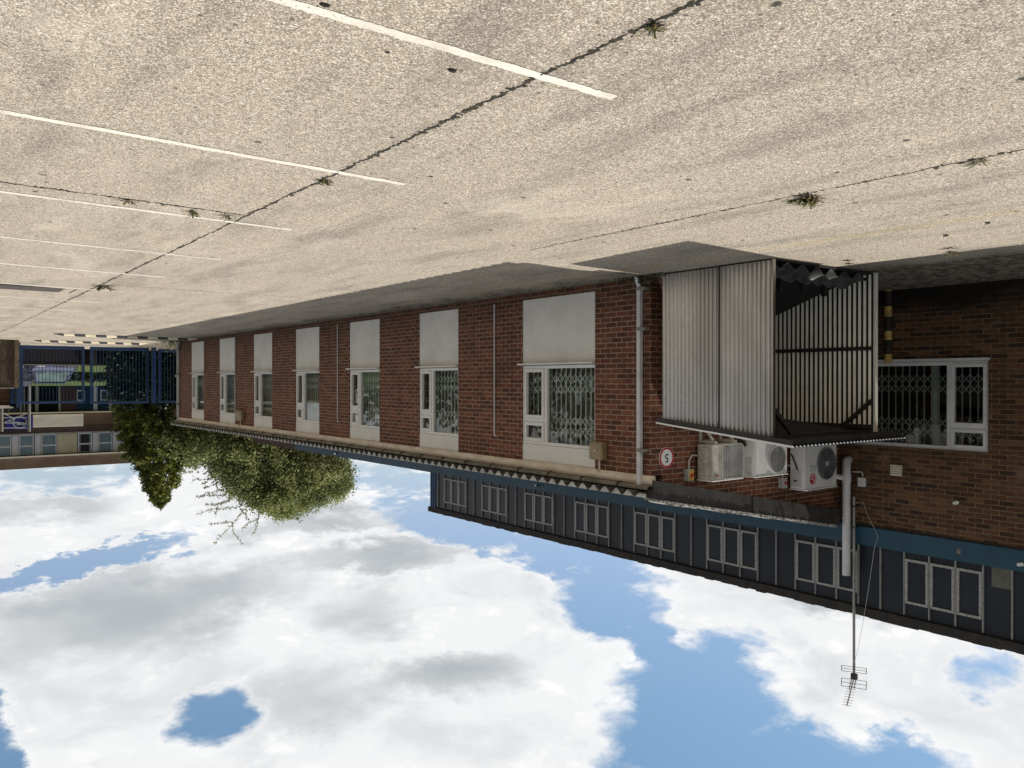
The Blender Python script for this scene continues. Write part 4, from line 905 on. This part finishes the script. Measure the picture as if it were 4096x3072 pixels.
# ------------------------------------------------------------------ speed bumps, manhole
def bump(p, q, n, label, first_black=True):
    p, q = Vector(p), Vector(q); d = (q - p); L = d.length; d.normalize(); nrm = Vector((-d.y, d.x)); c = (p + q) / 2
    t = thing('speed_bump', (c.x, c.y, gz(c.x)), label, 'speed bump', 'speed bumps by the gate')
    for k in range(n):
        a = p + d * (L * k / n); b = p + d * (L * (k + 1) / n - .01); prof = [(-.22, .004), (-.15, .05), (-.06, .072), (.06, .072), (.15, .05), (.22, .004)]; m = MB(); vs = []
        tip0 = (k == 0); tip1 = (k == n - 1)
        for e, tp in ((a, tip0), (b, tip1)):
            for o_, h in prof: vs.append((e.x + nrm.x * o_ * (.25 if tp else 1), e.y + nrm.y * o_ * (.25 if tp else 1), gz(e.x) + (h * (.3 if tp else 1))))
        m.add(vs, [[i, i + 1, 7 + i, 6 + i] for i in range(5)] + [[0, 5, 4, 3, 2, 1], [6, 7, 8, 9, 10, 11]])
        sg = m.build('black_segment' if k % 2 == 0 else 'cream_segment', MT['rubberb'] if k % 2 == 0 else MT['rubberw'], t)
        if k % 2:
            s_ = MB(); 
            for f_ in (.3, .5, .7):
                c_ = a.lerp(b, f_); s_.box(c_.x - .03, c_.x + .03, c_.y - .03, c_.y + .03, gz(c_.x) + .072, gz(c_.x) + .076)
            s_.build('stud', MT['rubberb'], sg)
bump((-4.25, 30.35), (-8.45, 29.15), 14, 'black and cream speed bump partly in the shade of the wing, nearer one')
bump((-4.35, 35.6), (-8.0, 34.1), 14, 'black and cream speed bump closest to the blue gate, farther one')
p = gpt(130, 1153); m = MB().box(p.x - .6, p.x + .6, p.y - .35, p.y + .35, p.z - .05, p.z + .010); mh = thing('manhole_cover', p, 'dark reddish brown manhole cover set in the concrete between bay lines', 'manhole cover')
m.build('cover', MT['tarmac'], mh)
m = MB(); m.box(p.x - .66, p.x - .605, p.y - .40, p.y + .40, p.z - .05, p.z + .014); m.box(p.x + .605, p.x + .66, p.y - .40, p.y + .40, p.z - .05, p.z + .014); m.build('rim', MT['joint'], mh)

# ------------------------------------------------------------------ gates and fences at the far end
YG = 38.0
def leafgate(x0, x1, z0, z1, t, n, fw=.09):
    m = MB(); m.box(x0, x1, YG - .03, YG + .03, z0, z0 + fw + .04); m.box(x0, x1, YG - .03, YG + .03, z1 - fw, z1)
    m.box(x0, x0 + fw, YG - .03, YG + .03, z0 + fw + .04, z1 - fw); m.box(x1 - fw, x1, YG - .03, YG + .03, z0 + fw + .04, z1 - fw)
    lf = m.build('gate_leaf', MT['gate'], t, bevel=.006); m = MB()
    for k in range(1, n):
        x = x0 + (x1 - x0) * k / n; m.tube([(x, YG, z0 + .12), (x, YG, z1 - .08)], .0105, 6)
    m.build('bar', MT['gate'], lf)
gt = thing('double_gate', (-6.5, YG, 0), 'tall blue double vehicle gate of thin vertical steel bars', 'gate')
xa, xb, xc, xd_ = at(82, 1400, Y=YG).x, at(338, 1400, Y=YG).x, at(360, 1400, Y=YG).x, at(595, 1400, Y=YG).x
leafgate(xb, xa, .02, 2.36, gt, 18); leafgate(xd_, xc, .02, 2.40, gt, 18)
MB().box(xa, xa + .14, YG - .06, YG + .06, -.1, 2.5).build('gate_post', MT['gate'], gt)
xp = at(607, 1400, Y=YG).x; xq = at(623, 1400, Y=YG).x
MB().box(xq, xp, YG - .08, YG + .08, -.1, 2.42).build('gate_post', MT['gate'], gt)
MB().box(xb - .02, xb + .1, YG - .05, YG - .035, 1.0, 1.2).build('lock_plate', MT['gate'], gt)
pg = thing('pedestrian_gate', (-9.5, YG, 0), 'narrow blue barred side gate between the gate post and the wing', 'gate')
leafgate(at(718, 1400, Y=YG).x, at(633, 1400, Y=YG).x, .05, 2.40, pg, 7)
m = MB()
for z in (.4, 2.1): m.box(at(633, 1400, Y=YG).x, xq, YG - .02, YG + .02, z, z + .05)
m.build('hinge', MT['gate'], pg)
YL = 36.2
fl = thing('board_fence', (-3.5, YL, -.1), 'weathered brown close boarded fence panel left of the blue gate', 'fence')
x0f = at(76, 1450, Y=YL).x; m = MB(); x = x0f + .16
while x < x0f + 5: m.box(x, x + .145, YL, YL + .03 + .012 * random.random(), -.15, 1.68 + random.uniform(-.01, .01)); x += .15
m.build('boards', MT['fencew'], fl)
MB().box(x0f, x0f + .155, YL - .06, YL + .06, -.15, 1.72).build('post', P('fence_post_wood', (.17, .13, .08), .9, var=.35, scale=8), fl)
MB().box(x0f + .16, x0f + 5, YL - .02, YL + .05, 1.70, 1.74).build('coping', MT['conc'], fl)
# neighbouring brick shed and blue skip beyond the fence
nb = thing('brick_outbuilding', (-2.5, 41, 0), 'low brown brick outbuilding with pale flat roof edge behind the board fence', 'building')
xr0 = at(38, 1600, Y=40).x; MB().box(xr0, xr0 + 6, 40, 44, -.2, 2.45).build('wall', MT['brick2'], nb); MB().box(xr0 - .12, xr0 + 6, 39.85, 44, 2.46, 2.58).build('roof', MT['sign_w'], nb)
skp = thing('blue_container', (-3.6, 40.5, 0), 'blue steel container end beyond the fence next to the gate', 'container')
xa1, xa2 = at(42, 1590, Y=39.6).x, at(78, 1590, Y=39.6).x
m = MB().box(xa2, xa1, 39.6, 41.5, -.1, 2.42); m.build('body', MT['gate'], skp, bevel=.02)
for z in (1.9, 2.15): MB().box(xa2 + .02, xa1 - .1, 39.57, 39.599, z, z + .1).build('recess', MT['dark'], skp); MB().box(xa2, xa1, 39.55, 41.5, 2.421, 2.50).build('rim', MT['acs'], skp)
# low dark fence across the road
YD = 43.0
df = thing('dark_fence', (-8, YD, 0), 'low dark board fence across the yard beyond the blue gate', 'fence')
m = MB(); x = -12.4
while x < -2: m.box(x, x + .148, YD, YD + .03, -.15, .685); x += .15
m.build('boards', MT['dfence'], df)
MB().box(-12.4, -2, YD - .02, YD + .06, .69, .735).build('coping', MT['conc'], df)
for px in (377, 720, 60):
    x = at(px, 1420, Y=YD).x; MB().box(x - .09, x + .09, YD - .08, YD - .001, -.15, .735).build('post', MT['dconc'], df)
# far grass bank and pavement behind
m = MB().quad((-40, 49, -.03), (15, 49, -.03), (15, 57.5, 1.74), (-40, 57.5, 1.74)); m.quad((-40, 57.5, 1.74), (15, 57.5, 1.74), (15, 75, 1.76), (-40, 75, 1.76))
tag(m.build('grass_bank', MT['grass']), kind='structure')

rng = np.random.default_rng(77); n = 5000
P_ = np.stack([rng.uniform(-16, 2, n), 54 + rng.uniform(-.5, .5, n), 1.0 + rng.beta(.8, .8, n) * .46], 1); P_[:, 2] += .06 * np.sin(P_[:, 0] * 3.1)
far_hedge_points = P_
# ------------------------------------------------------------------ blue car facing us
YC = 45.2; cxr = at(228, 1500, Y=YC).x
car = thing('parked_car', (cxr, YC + 2, 0), 'blue hatchback parked facing the gate behind the low dark fence', 'car')
def car_section(yy, hw, zb, zsh, zt, hwt): return [(-hw, zb), (-hw * 1.0, zsh), (-hwt, zt), (hwt, zt), (hw, zsh), (hw, zb)]
m = MB(); secs = [(0, .78, .25, .50, .62, .70), (.12, .88, .2, .62, .74, .80), (.5, .94, .2, .80, .86, .84), (1.05, .97, .2, .92, .98, .84), (1.35, .97, .2, .95, 1.0, .84), (3.7, .97, .2, .98, 1.02, .84), (4.0, .93, .25, .9, .95, .8)]
vs = []
for yy, hw, zb, zs, zt_, ht in secs: vs += [(cxr + a, YC + yy, b) for a, b in car_section(yy, hw, zb, zs, zt_, ht)]
fs = [[i * 6 + k, i * 6 + (k + 1) % 6, (i + 1) * 6 + (k + 1) % 6, (i + 1) * 6 + k] for i in range(len(secs) - 1) for k in range(6)] + [[5, 4, 3, 2, 1, 0], [len(secs) * 6 - 6 + k for k in range(6)]]
m.add(vs, fs)
body = m.build('body', MT['carpaint'], car, smooth=True, sharp=45)
m = MB(); r0 = [(1.12, .82, 1.0), (1.72, .62, 1.52), (3.5, .62, 1.50), (3.95, .78, 1.0)]
vs = [];
for yy, hw, z in r0: vs += [(cxr - hw, YC + yy, z), (cxr + hw, YC + yy, z)]
m.add(vs, [[0, 1, 3, 2], [2, 3, 5, 4], [4, 5, 7, 6], [0, 2, 4, 6], [1, 7, 5, 3]]); m.build('windscreen', MT['carglass'], car)
m = MB(); m.box(cxr - .63, cxr + .63, YC + 1.68, YC + 3.5, 1.515, 1.575)
for s in (-1, 1): m.bar((cxr + s * .83, YC + 1.10, 1.0), (cxr + s * .62, YC + 1.72, 1.54), .07, .05)
m.build('roof', MT['carpaint'], car, bevel=.02)
for s in (-1, 1):
    mr = MB().box(cxr + s * .93, cxr + s * 1.12, YC + 1.2, YC + 1.32, 1.0, 1.15).build('wing_mirror', MT['carpaint'] if s > 0 else MT['cartrim'], car, bevel=.04)
    h = MB().box(cxr + s * .5, cxr + s * .84, YC + .02, YC + .2, .60, .76).build('headlight', MT['lamp'], car, bevel=.03)
    for yy in (.85, 3.3):
        m = MB(); x = cxr + s * .86; m.tube([(x - .1, YC + yy, .30), (x + .1, YC + yy, .30)], .31, 20); wh = m.build('wheel', MT['tyre'], car, smooth=True)
        MB().tube([(x - .105, YC + yy, .30), (x + .105, YC + yy, .30)], .19, 16).build('rim', MT['chrome'], wh)
MB().box(cxr - .45, cxr + .45, YC - .01, YC + .12, .42, .56).build('radiator_grille', MT['cartrim'], car)
for s in (-.4, .3): MB().bar((cxr + s, YC + 1.11, 1.02), (cxr + s + .35, YC + 1.16, 1.08), .015).build('wiper', MT['cartrim'], car)
c2x = at(136, 1490, Y=47.5).x
car2 = thing('dark_car', (c2x, 48.5, 0), 'dark car half hidden behind the blue hatchback beyond the low fence', 'car')
m = MB(); vs = []
for yy, hw, zb, zs, zt_, ht in secs: vs += [(c2x + a, 47.5 + yy * .9, b) for a, b in car_section(yy, hw * .9, zb, zs, zt_, ht * .9)]
m.add(vs, fs); m.build('body', MT['cartrim'], car2, smooth=True, sharp=45)
m = MB(); vs = []
for yy, hw, z in r0: vs += [(c2x - hw * .9, 47.5 + yy * .9, z), (c2x + hw * .9, 47.5 + yy * .9, z - (.1 if z > 1.2 else 0))]
m.add(vs, [[0, 1, 3, 2], [2, 3, 5, 4], [4, 5, 7, 6], [0, 2, 4, 6], [1, 7, 5, 3]]); m.build('windscreen', MT['dglass2'], car2)
MB().box(c2x + .4, c2x + .75, 47.49, 47.6, .62, .76).build('headlight', MT['lamp'], car2, bevel=.02)
# road sign seen from behind
YS = 50; q = at(104, 1522, Y=YS); rsn = thing('road_sign', (q.x, YS, .1), 'grey back of a round road sign on a post across the road', 'sign')
MB().disc((q.x, q.z), .28, YS, YS + .01, 24).build('sign_plate', MT['signback'], rsn)
for f_ in (0,): 
    o = MB().disc((q.x, q.z), .30, YS + .002, YS + .02, 24, .27).build('rim', P('sign_rim', (.55, .28, .22), .5), rsn)
MB().tube([(q.x, YS + .06, .0), (q.x, YS + .06, q.z + .3)], .03, 8).build('post', MT['pipe'], rsn)

# ------------------------------------------------------------------ showroom across the road
YB = 60.0; B = lambda x, y: at(x, y, Y=YB)
zc = lambda y: at(240, y, Y=YB).z
XL, XRr = 6.0, -32.0
shw = thing('showroom_building', (-9, YB, 1.75), 'two storey brown showroom building with pale window row across the road', 'building')
MB().box(XRr, XL, YB, YB + 10, 1.6, zc(1868)).build('wall', MT['dbrick'], shw)
MB().box(XRr, XL, YB - .35, YB - .002, zc(1820), zc(1866)).build('parapet', MT['dbrick'], shw)
MB().box(XRr, XL, YB - .45, YB - .352, zc(1816), zc(1822)).build('parapet_trim', MT['sign_w'], shw)
MB().box(XRr, XL, YB - .10, YB - .002, zc(1706), zc(1731)).build('dark_band', MT['dbrick2'], shw)
MB().box(XRr, XL, YB - .15, YB - .003, zc(1729), zc(1733)).build('sill_band', MT['gframe'], shw)
k = 480 / 2212
for a, b, kind in [(-140, 40, 0), (80, 205, 0), (345, 620, 0), (755, 1040, 0), (1430, 1690, 1), (1805, 2065, 0), (2180, 2420, 1), (2520, 2760, 0), (2860, 3100, 0)]:
    if a == 80: continue
    if a == -140: a, b = -60, 205
    xa1, xb1 = B(a * k, 1770).x, B(b * k, 1770).x; z0, z1 = zc(1733), zc(1813); zm = zc(1779)
    m = MB(); m.box(xb1, xa1, YB - .08, YB - .003, z0, z0 + .09); m.box(xb1, xa1, YB - .08, YB - .003, zm - .05, zm + .05)
    for x in (xa1, xb1 + .07): m.box(x - .07, x, YB - .08, YB - .003, z0 + .09, zm - .05); m.box(x - .07, x, YB - .08, YB - .003, zm + .05, z1)
    wf = m.build('window', MT['lav'], shw)
    MB().box(xb1 + .07, xa1 - .07, YB - .04, YB - .003, z0 + .09, zm - .05).build('pane', MT['dglass'], wf); MB().box(xb1 + .07, xa1 - .07, YB - .04, YB - .003, zm + .05, z1).build('pane', MT['dglass'], wf)
    if kind:
        xm_ = (xa1 + xb1) / 2; MB().box(xm_ - .25, xm_ + .25, YB - .045, YB - .041, z0 + .12, z1 - .05).build('curtain_gap', MT['dark'], wf)
for a, b in [(215, 335), (635, 745), (1700, 1795), (2075, 2170), (2430, 2510), (2770, 2850)]:
    MB().box(B(b * k, 1770).x, B(a * k, 1770).x, YB - .12, YB - .003, zc(1734), zc(1814)).build('pilaster', MT['lav'], shw)
MB().box(B(1415 * k, 1770).x, B(1050 * k, 1770).x, YB - .09, YB - .003, zc(1734), zc(1814)).build('cream_panel', MT['dcream'], shw)
# ground floor
MB().box(XRr, B(270, 1600).x, YB - .05, YB - .004, 1.75, zc(1642)).build('shop_glass', MT['bglass'], shw)
MB().box(B(240, 1600).x, XL, YB - .05, YB - .004, 1.75, zc(1646)).build('shop_glass', MT['dglass2'], shw)
MB().box(B(306, 1600).x, B(241, 1600).x, YB - .10, YB - .004, 1.75, zc(1648)).build('maroon_panel', MT['maroon'], shw)
for px, wd in ((8, 6), (35, 5), (82, 8), (96, 5), (115, 5), (146, 13), (237, 9)):
    MB().box(B(px + wd / 2, 1600).x, B(px - wd / 2, 1600).x, YB - .14, YB - .052, 1.75, zc(1647)).build('door_frame', MT['gframe'], shw)
for px, wd in ((380, 16), (442, 14)):
    MB().box(B(px + wd / 2, 1600).x, B(px - wd / 2, 1600).x, YB - .16, YB - .052, 1.75, zc(1643)).build('pillar', MT['lav'], shw)
for px, wd in ((322, 32), (415, 30)):
    m = MB(); xa1, xb1 = B(px - wd / 2, 1600).x, B(px + wd / 2, 1600).x; z0, z1 = zc(1560), zc(1604)
    m.box(xb1, xa1, YB - .13, YB - .052, z0, z0 + .09); m.box(xb1, xa1, YB - .13, YB - .052, z1 - .07, z1); m.box(xb1, xb1 + .07, YB - .13, YB - .052, z0 + .09, z1 - .07); m.box(xa1 - .07, xa1, YB - .13, YB - .052, z0 + .09, z1 - .07)
    m.build('white_frame', MT['lav'], shw)
MB().box(XRr, XL, YB - .5, YB - .004, zc(1647), zc(1652)).build('canopy', MT['dcream'], shw)
bs = thing('blank_sign', (B(228, 1680).x, YB - .4, zc(1657)), 'long blank cream sign panel on the showroom front', 'sign')
MB().box(B(328, 1680).x, B(129, 1680).x, YB - .35, YB - .16, zc(1658), zc(1704)).build('sign_face', MT['sign_w'], bs); MB().box(B(329, 1680).x, B(128, 1680).x, YB - .33, YB - .155, zc(1656.5), zc(1705.5)).build('sign_rim', MT['white'], bs)
ls = thing('logo_sign', (B(76, 1680).x, YB - .4, zc(1657)), 'blue sign with a white ring and lightning flash on the showroom front', 'sign')
MB().box(B(128, 1680).x, B(21, 1680).x, YB - .36, YB - .16, zc(1659), zc(1711)).build('sign_face', MT['sign_b'], ls)
c = B(76, 1688); rr = .40
m = MB().disc((c.x, c.z), rr, YB - .40, YB - .362, 40, rr - .075)
m.prism([(c.x - rr - .17, c.z + .10), (c.x + .02, c.z + .10), (c.x - .06, c.z + .0), (c.x + rr + .17, c.z - .10), (c.x + rr + .17, c.z - .05), (c.x + .10, c.z + .02), (c.x + .2, c.z + .17), (c.x - rr - .17, c.z + .17)], 'y', YB - .42, YB - .402)
m.build('emblem', MT['chrome'], ls)
# steel rack frame standing in front of the logo sign
fr = thing('steel_frame', (B(60, 1700).x, 58.8, 1.75), 'tall grey steel goal-post frame with cross braces before the logo sign', 'frame')
E2 = lambda x, y: at(x, y, Y=58.8); m = MB()
for px in (7, 117): a = E2(px, 1550); b = E2(px, 1727); m.tube([(a.x, 58.8, 1.75), (a.x, 58.8, b.z)], .08, 8)
m.build('post', MT['gframe'], fr); m = MB()
for a, b in (((7, 1712), (117, 1712)), ((12, 1671), (108, 1671)), ((12, 1692), (108, 1692)), ((10, 1652), (55, 1673)), ((117, 1652), (75, 1666)), ((12, 1693), (70, 1668))):
    m.bar(E2(*a), E2(*b), .035)
m.build('brace', MT['acw'], fr)

# ------------------------------------------------------------------ foliage
def leaves(P_, size, aspect, rng, outward=None, droop=0.):
    n = len(P_); a = rng.normal(0, 1, (n, 3))
    if outward is not None: a = a * .75 + outward
    a[:, 2] -= droop; a /= np.linalg.norm(a, axis=1)[:, None]
    b = np.cross(a, rng.normal(0, 1, (n, 3))); b /= np.linalg.norm(b, axis=1)[:, None] + 1e-9
    s = (size * rng.uniform(.6, 1.4, n))[:, None]
    V = np.stack([P_ - a * s * .5, P_ + b * s * aspect * .5, P_ + a * s * .5, P_ - b * s * aspect * .5], 1).reshape(-1, 3)
    return V
def foliage(name, V, mat, parent=None, loc=None):
    off = np.array(origin(parent)) if parent else np.array(loc or (0, 0, 0)); n = len(V) // 4
    me = D.meshes.new(name); me.vertices.add(len(V)); me.vertices.foreach_set('co', (V - off).astype(np.float32).ravel())
    me.loops.add(4 * n); me.loops.foreach_set('vertex_index', np.arange(4 * n, dtype=np.int32)); me.polygons.add(n)
    me.polygons.foreach_set('loop_start', np.arange(0, 4 * n, 4, dtype=np.int32)); me.update(calc_edges=True); me.validate(); me.materials.append(mat)
    o = D.objects.new(name, me); COL.objects.link(o)
    if parent: o.parent = parent
    else: o.location = off
    return o
tag(foliage('low_hedge', leaves(far_hedge_points, .2, .7, RNG), MT['hedge'], None, loc=(-7, 54, 1)), 'low dark hedge on the grass bank in front of the showroom', 'hedge')
# conifer behind the gate
YT = 44.0; rng = np.random.default_rng(21)
tc = at(590, 1800, Y=YT); ctr = (tc.x, YT)
con = thing('conifer_tree', (ctr[0], ctr[1], 0), 'dense dark green conifer with a pointed top behind the blue gate', 'tree')
MB().tube([(ctr[0], YT, -.1), (ctr[0] - .2, YT, 3), (ctr[0] - .7, YT, 6.8)], [.22, .16, .03], 10).build('trunk', MT['bark'], con, smooth=True)
# outline measured across the crown: raw rows -> left/right edges
prof = [(1500, 430, 760), (1560, 420, 800), (1620, 445, 840), (1700, 450, 850), (1780, 462, 840), (1840, 490, 790), (1880, 535, 745), (1930, 560, 722), (1980, 580, 690), (2025, 628, 662)]
rows = [(at(a, y, Y=YT), at(b, y, Y=YT)) for y, a, b in prof]
zz = np.array([r[0].z for r in rows]); xl = np.array([r[0].x for r in rows]); xr_ = np.array([r[1].x for r in rows])
V = []; nb_ = 620
for i in range(nb_):
    z = zz[0] + (zz[-1] - zz[0]) * (i / nb_) ** 1.15; L, R_ = np.interp(z, zz, xl), np.interp(z, zz, xr_); c0 = (L + R_) / 2; rad = abs(L - R_) / 2
    a = rng.uniform(0, 2 * pi); rr = rad * rng.uniform(.62, 1.0); tip_ = np.array([c0 + math.cos(a) * rr, YT + math.sin(a) * rr * .9, z + rng.uniform(-.15, .1)]); base_ = np.array([c0, YT, z - .15 - .2 * rad])
    n = int(62 * (.45 + rr)); tt = np.clip(1 - np.abs(rng.normal(0, .16, n)), .05, 1.08)[:, None]; pts = base_ + (tip_ - base_) * tt + rng.normal(0, .12, (n, 3)) * (1.15 - tt * .6)
    out = np.array([math.cos(a), math.sin(a), .55]); V.append(leaves(pts, .17, .35, rng, out * .9))
foliage('crown', np.concatenate(V), MT['conifer'], con)
# hedge under it
V = []; rng = np.random.default_rng(4); xh0, xh1 = at(425, 1500, Y=42.2).x, at(740, 1500, Y=42.2).x
n = 9000; P_ = np.stack([rng.uniform(xh1, xh0 - .1, n), 41.8 + rng.beta(.6, .6, n) * 1.0, rng.uniform(.0, 2.6, n)], 1); P_[:, 0] += rng.normal(0, .07, n); P_[:, 2] += .25 * np.sin(P_[:, 0] * 4)
P_[P_[:, 2] < 0, 2] = .05
hg = foliage('hedge', leaves(P_, .17, .6, rng), MT['hedge'], None, loc=((xh0 + xh1) / 2, 42.3, 0)); tag(hg, 'dark clipped evergreen hedge seen through the right leaf of the blue gate', 'hedge')
# broad leafy tree behind the wing
YW = 43.0; rng = np.random.default_rng(8); pc = at(1080, 1900, Y=YW)
wl = thing('leafy_tree', (pc.x, YW, 0), 'broad pale green leafy tree rising behind the roof of the brick wing', 'tree')
tk = MB(); tk.tube([(pc.x, YW, -.1), (pc.x + .2, YW, 2.5), (pc.x + .1, YW, 5)], [.38, .3, .2], 12)
blobs = [(790, 1790, 90, 60), (900, 1790, 120, 70), (1010, 1830, 140, 85), (930, 1870, 80, 75), (1110, 1880, 150, 100), (1230, 1890, 140, 95), (1330, 1880, 75, 75), (1290, 1960, 90, 55), (1130, 1980, 100, 65), (980, 1930, 75, 65), (1180, 2015, 60, 40), (1060, 2000, 55, 35), (1370, 1930, 32, 35), (690, 1770, 60, 45), (770, 1735, 70, 50), (860, 1750, 90, 60), (1000, 1770, 100, 60), (1120, 2040, 30, 22), (1010, 1960, 60, 40), (1215, 1985, 70, 45)]
V = []; cl = []
for bx, by, ra, rb in blobs:
    c = at(bx, by, Y=YW); sx = ra * c.length / FPX * .98; sz = rb * (c - Vector((0, 0, CAMZ))).length / FPX; nC_ = int(34 + sx * sz * 46)
    for k in range(nC_):
        d = rng.normal(0, 1, 3); d /= np.linalg.norm(d); q = rng.uniform(.30, 1.12) ** .5
        cc = np.array([c.x + d[0] * sx * q, YW + d[1] * min(2.0, sx * 1.1) * q, c.z + d[2] * sz * q]); cl.append(cc); n = int(rng.integers(40, 80))
        pts = cc + rng.normal(0, .16 + .05 * rng.random(), (n, 3)); V.append(leaves(pts, .10 + .06 * rng.random(), .6, rng, np.array([0, 0, .25])))
for k in range(0, len(cl), 14): tk.tube([(pc.x + .1, YW, 4.2), tuple((np.array([pc.x + .1, YW, 4.2]) + cl[k]) / 2 + rng.normal(0, .2, 3)), tuple(cl[k])], [.10, .06, .015], 6)
# bare upper branches with sparse leaf clusters
br_ = [[(1050, 1960), (1000, 2010), (960, 2050), (930, 2090), (880, 2140), (850, 2175)], [(930, 2090), (880, 2092), (830, 2097)], [(935, 2090), (935, 2130), (962, 2172)], [(1010, 1985), (975, 2025), (930, 2030), (850, 2038), (785, 2058)], [(960, 1965), (900, 2005), (860, 2018), (815, 2016)],
       [(980, 1985), (960, 2030), (1000, 2080)], [(900, 1982), (830, 1978), (795, 1995)], [(1040, 2040), (1030, 2100), (1008, 2140)], [(1040, 2075), (990, 2100), (965, 2118)], [(900, 1900), (830, 1915), (770, 1921)], [(850, 1840), (780, 1875), (715, 1900)], [(880, 1890), (820, 1935), (805, 1932)], [(1290, 2010), (1275, 2040), (1262, 2052)], [(1190, 2040), (1192, 2075), (1196, 2090)], [(870, 1930), (830, 1952), (812, 1950)],
       [(930, 2000), (870, 2020), (860, 2062)], [(960, 1940), (900, 1955), (790, 1985)]]
for pth in br_:
    pp = [at(x, y, Y=YW) + Vector((0, rng.uniform(-.3, .3), 0)) for x, y in pth]; tk.tube([tuple(p) for p in pp], [.017 - .011 * i / (len(pp) - 1) for i in range(len(pp))], 6)
    for a, b in zip(pp[:-1], pp[1:]):
        for s in np.linspace(.1, 1, max(3, int((b - a).length / .09))):
            c = np.array(a.lerp(b, s)) + rng.normal(0, .03, 3); n = int(rng.integers(3, 11)); V.append(leaves(c + rng.normal(0, .04, (n, 3)), .075, .6, rng))
tk.build('trunk', MT['bark'], wl, smooth=True)
foliage('crown', np.concatenate(V), MT['willow'], wl)
# low grey roof glimpsed between the trees
gp_ = at(750, 1830, Y=58); rf = thing('grey_roofed_house', (gp_.x, 58, 0), 'grey flat roof glimpsed between the conifer and the leafy tree', 'building')
MB().box(gp_.x - 2.6, gp_.x + 2.2, 58, 62, 0, gp_.z - .55).build('wall', MT['dbrick2'], rf); MB().box(gp_.x - 2.7, gp_.x + 2.3, 57.9, 62, gp_.z - .549, gp_.z + .1).build('roof', MT['roofg'], rf)
# trees across the yard, behind the camera: what the window panes mirror
rng = np.random.default_rng(15); n = 16000; P_ = np.stack([21 + rng.normal(0, 1.0, n), rng.uniform(-10, 75, n), rng.beta(1.1, 1.3, n) * 7.5 - .3], 1); P_[:, 2] *= .75 + .3 * np.sin(P_[:, 1] * .7) * np.cos(P_[:, 1] * .23)
tag(foliage('tree_belt', leaves(P_, .45, .7, rng), leafmat('shade_tree_leaf', [(0, (.008, .012, .005)), (.6, (.03, .04, .012)), (1, (.07, .08, .025))], .2), None, loc=(21, 30, 0)), 'belt of green trees across the yard mirrored in the window panes', 'trees', kind='stuff')
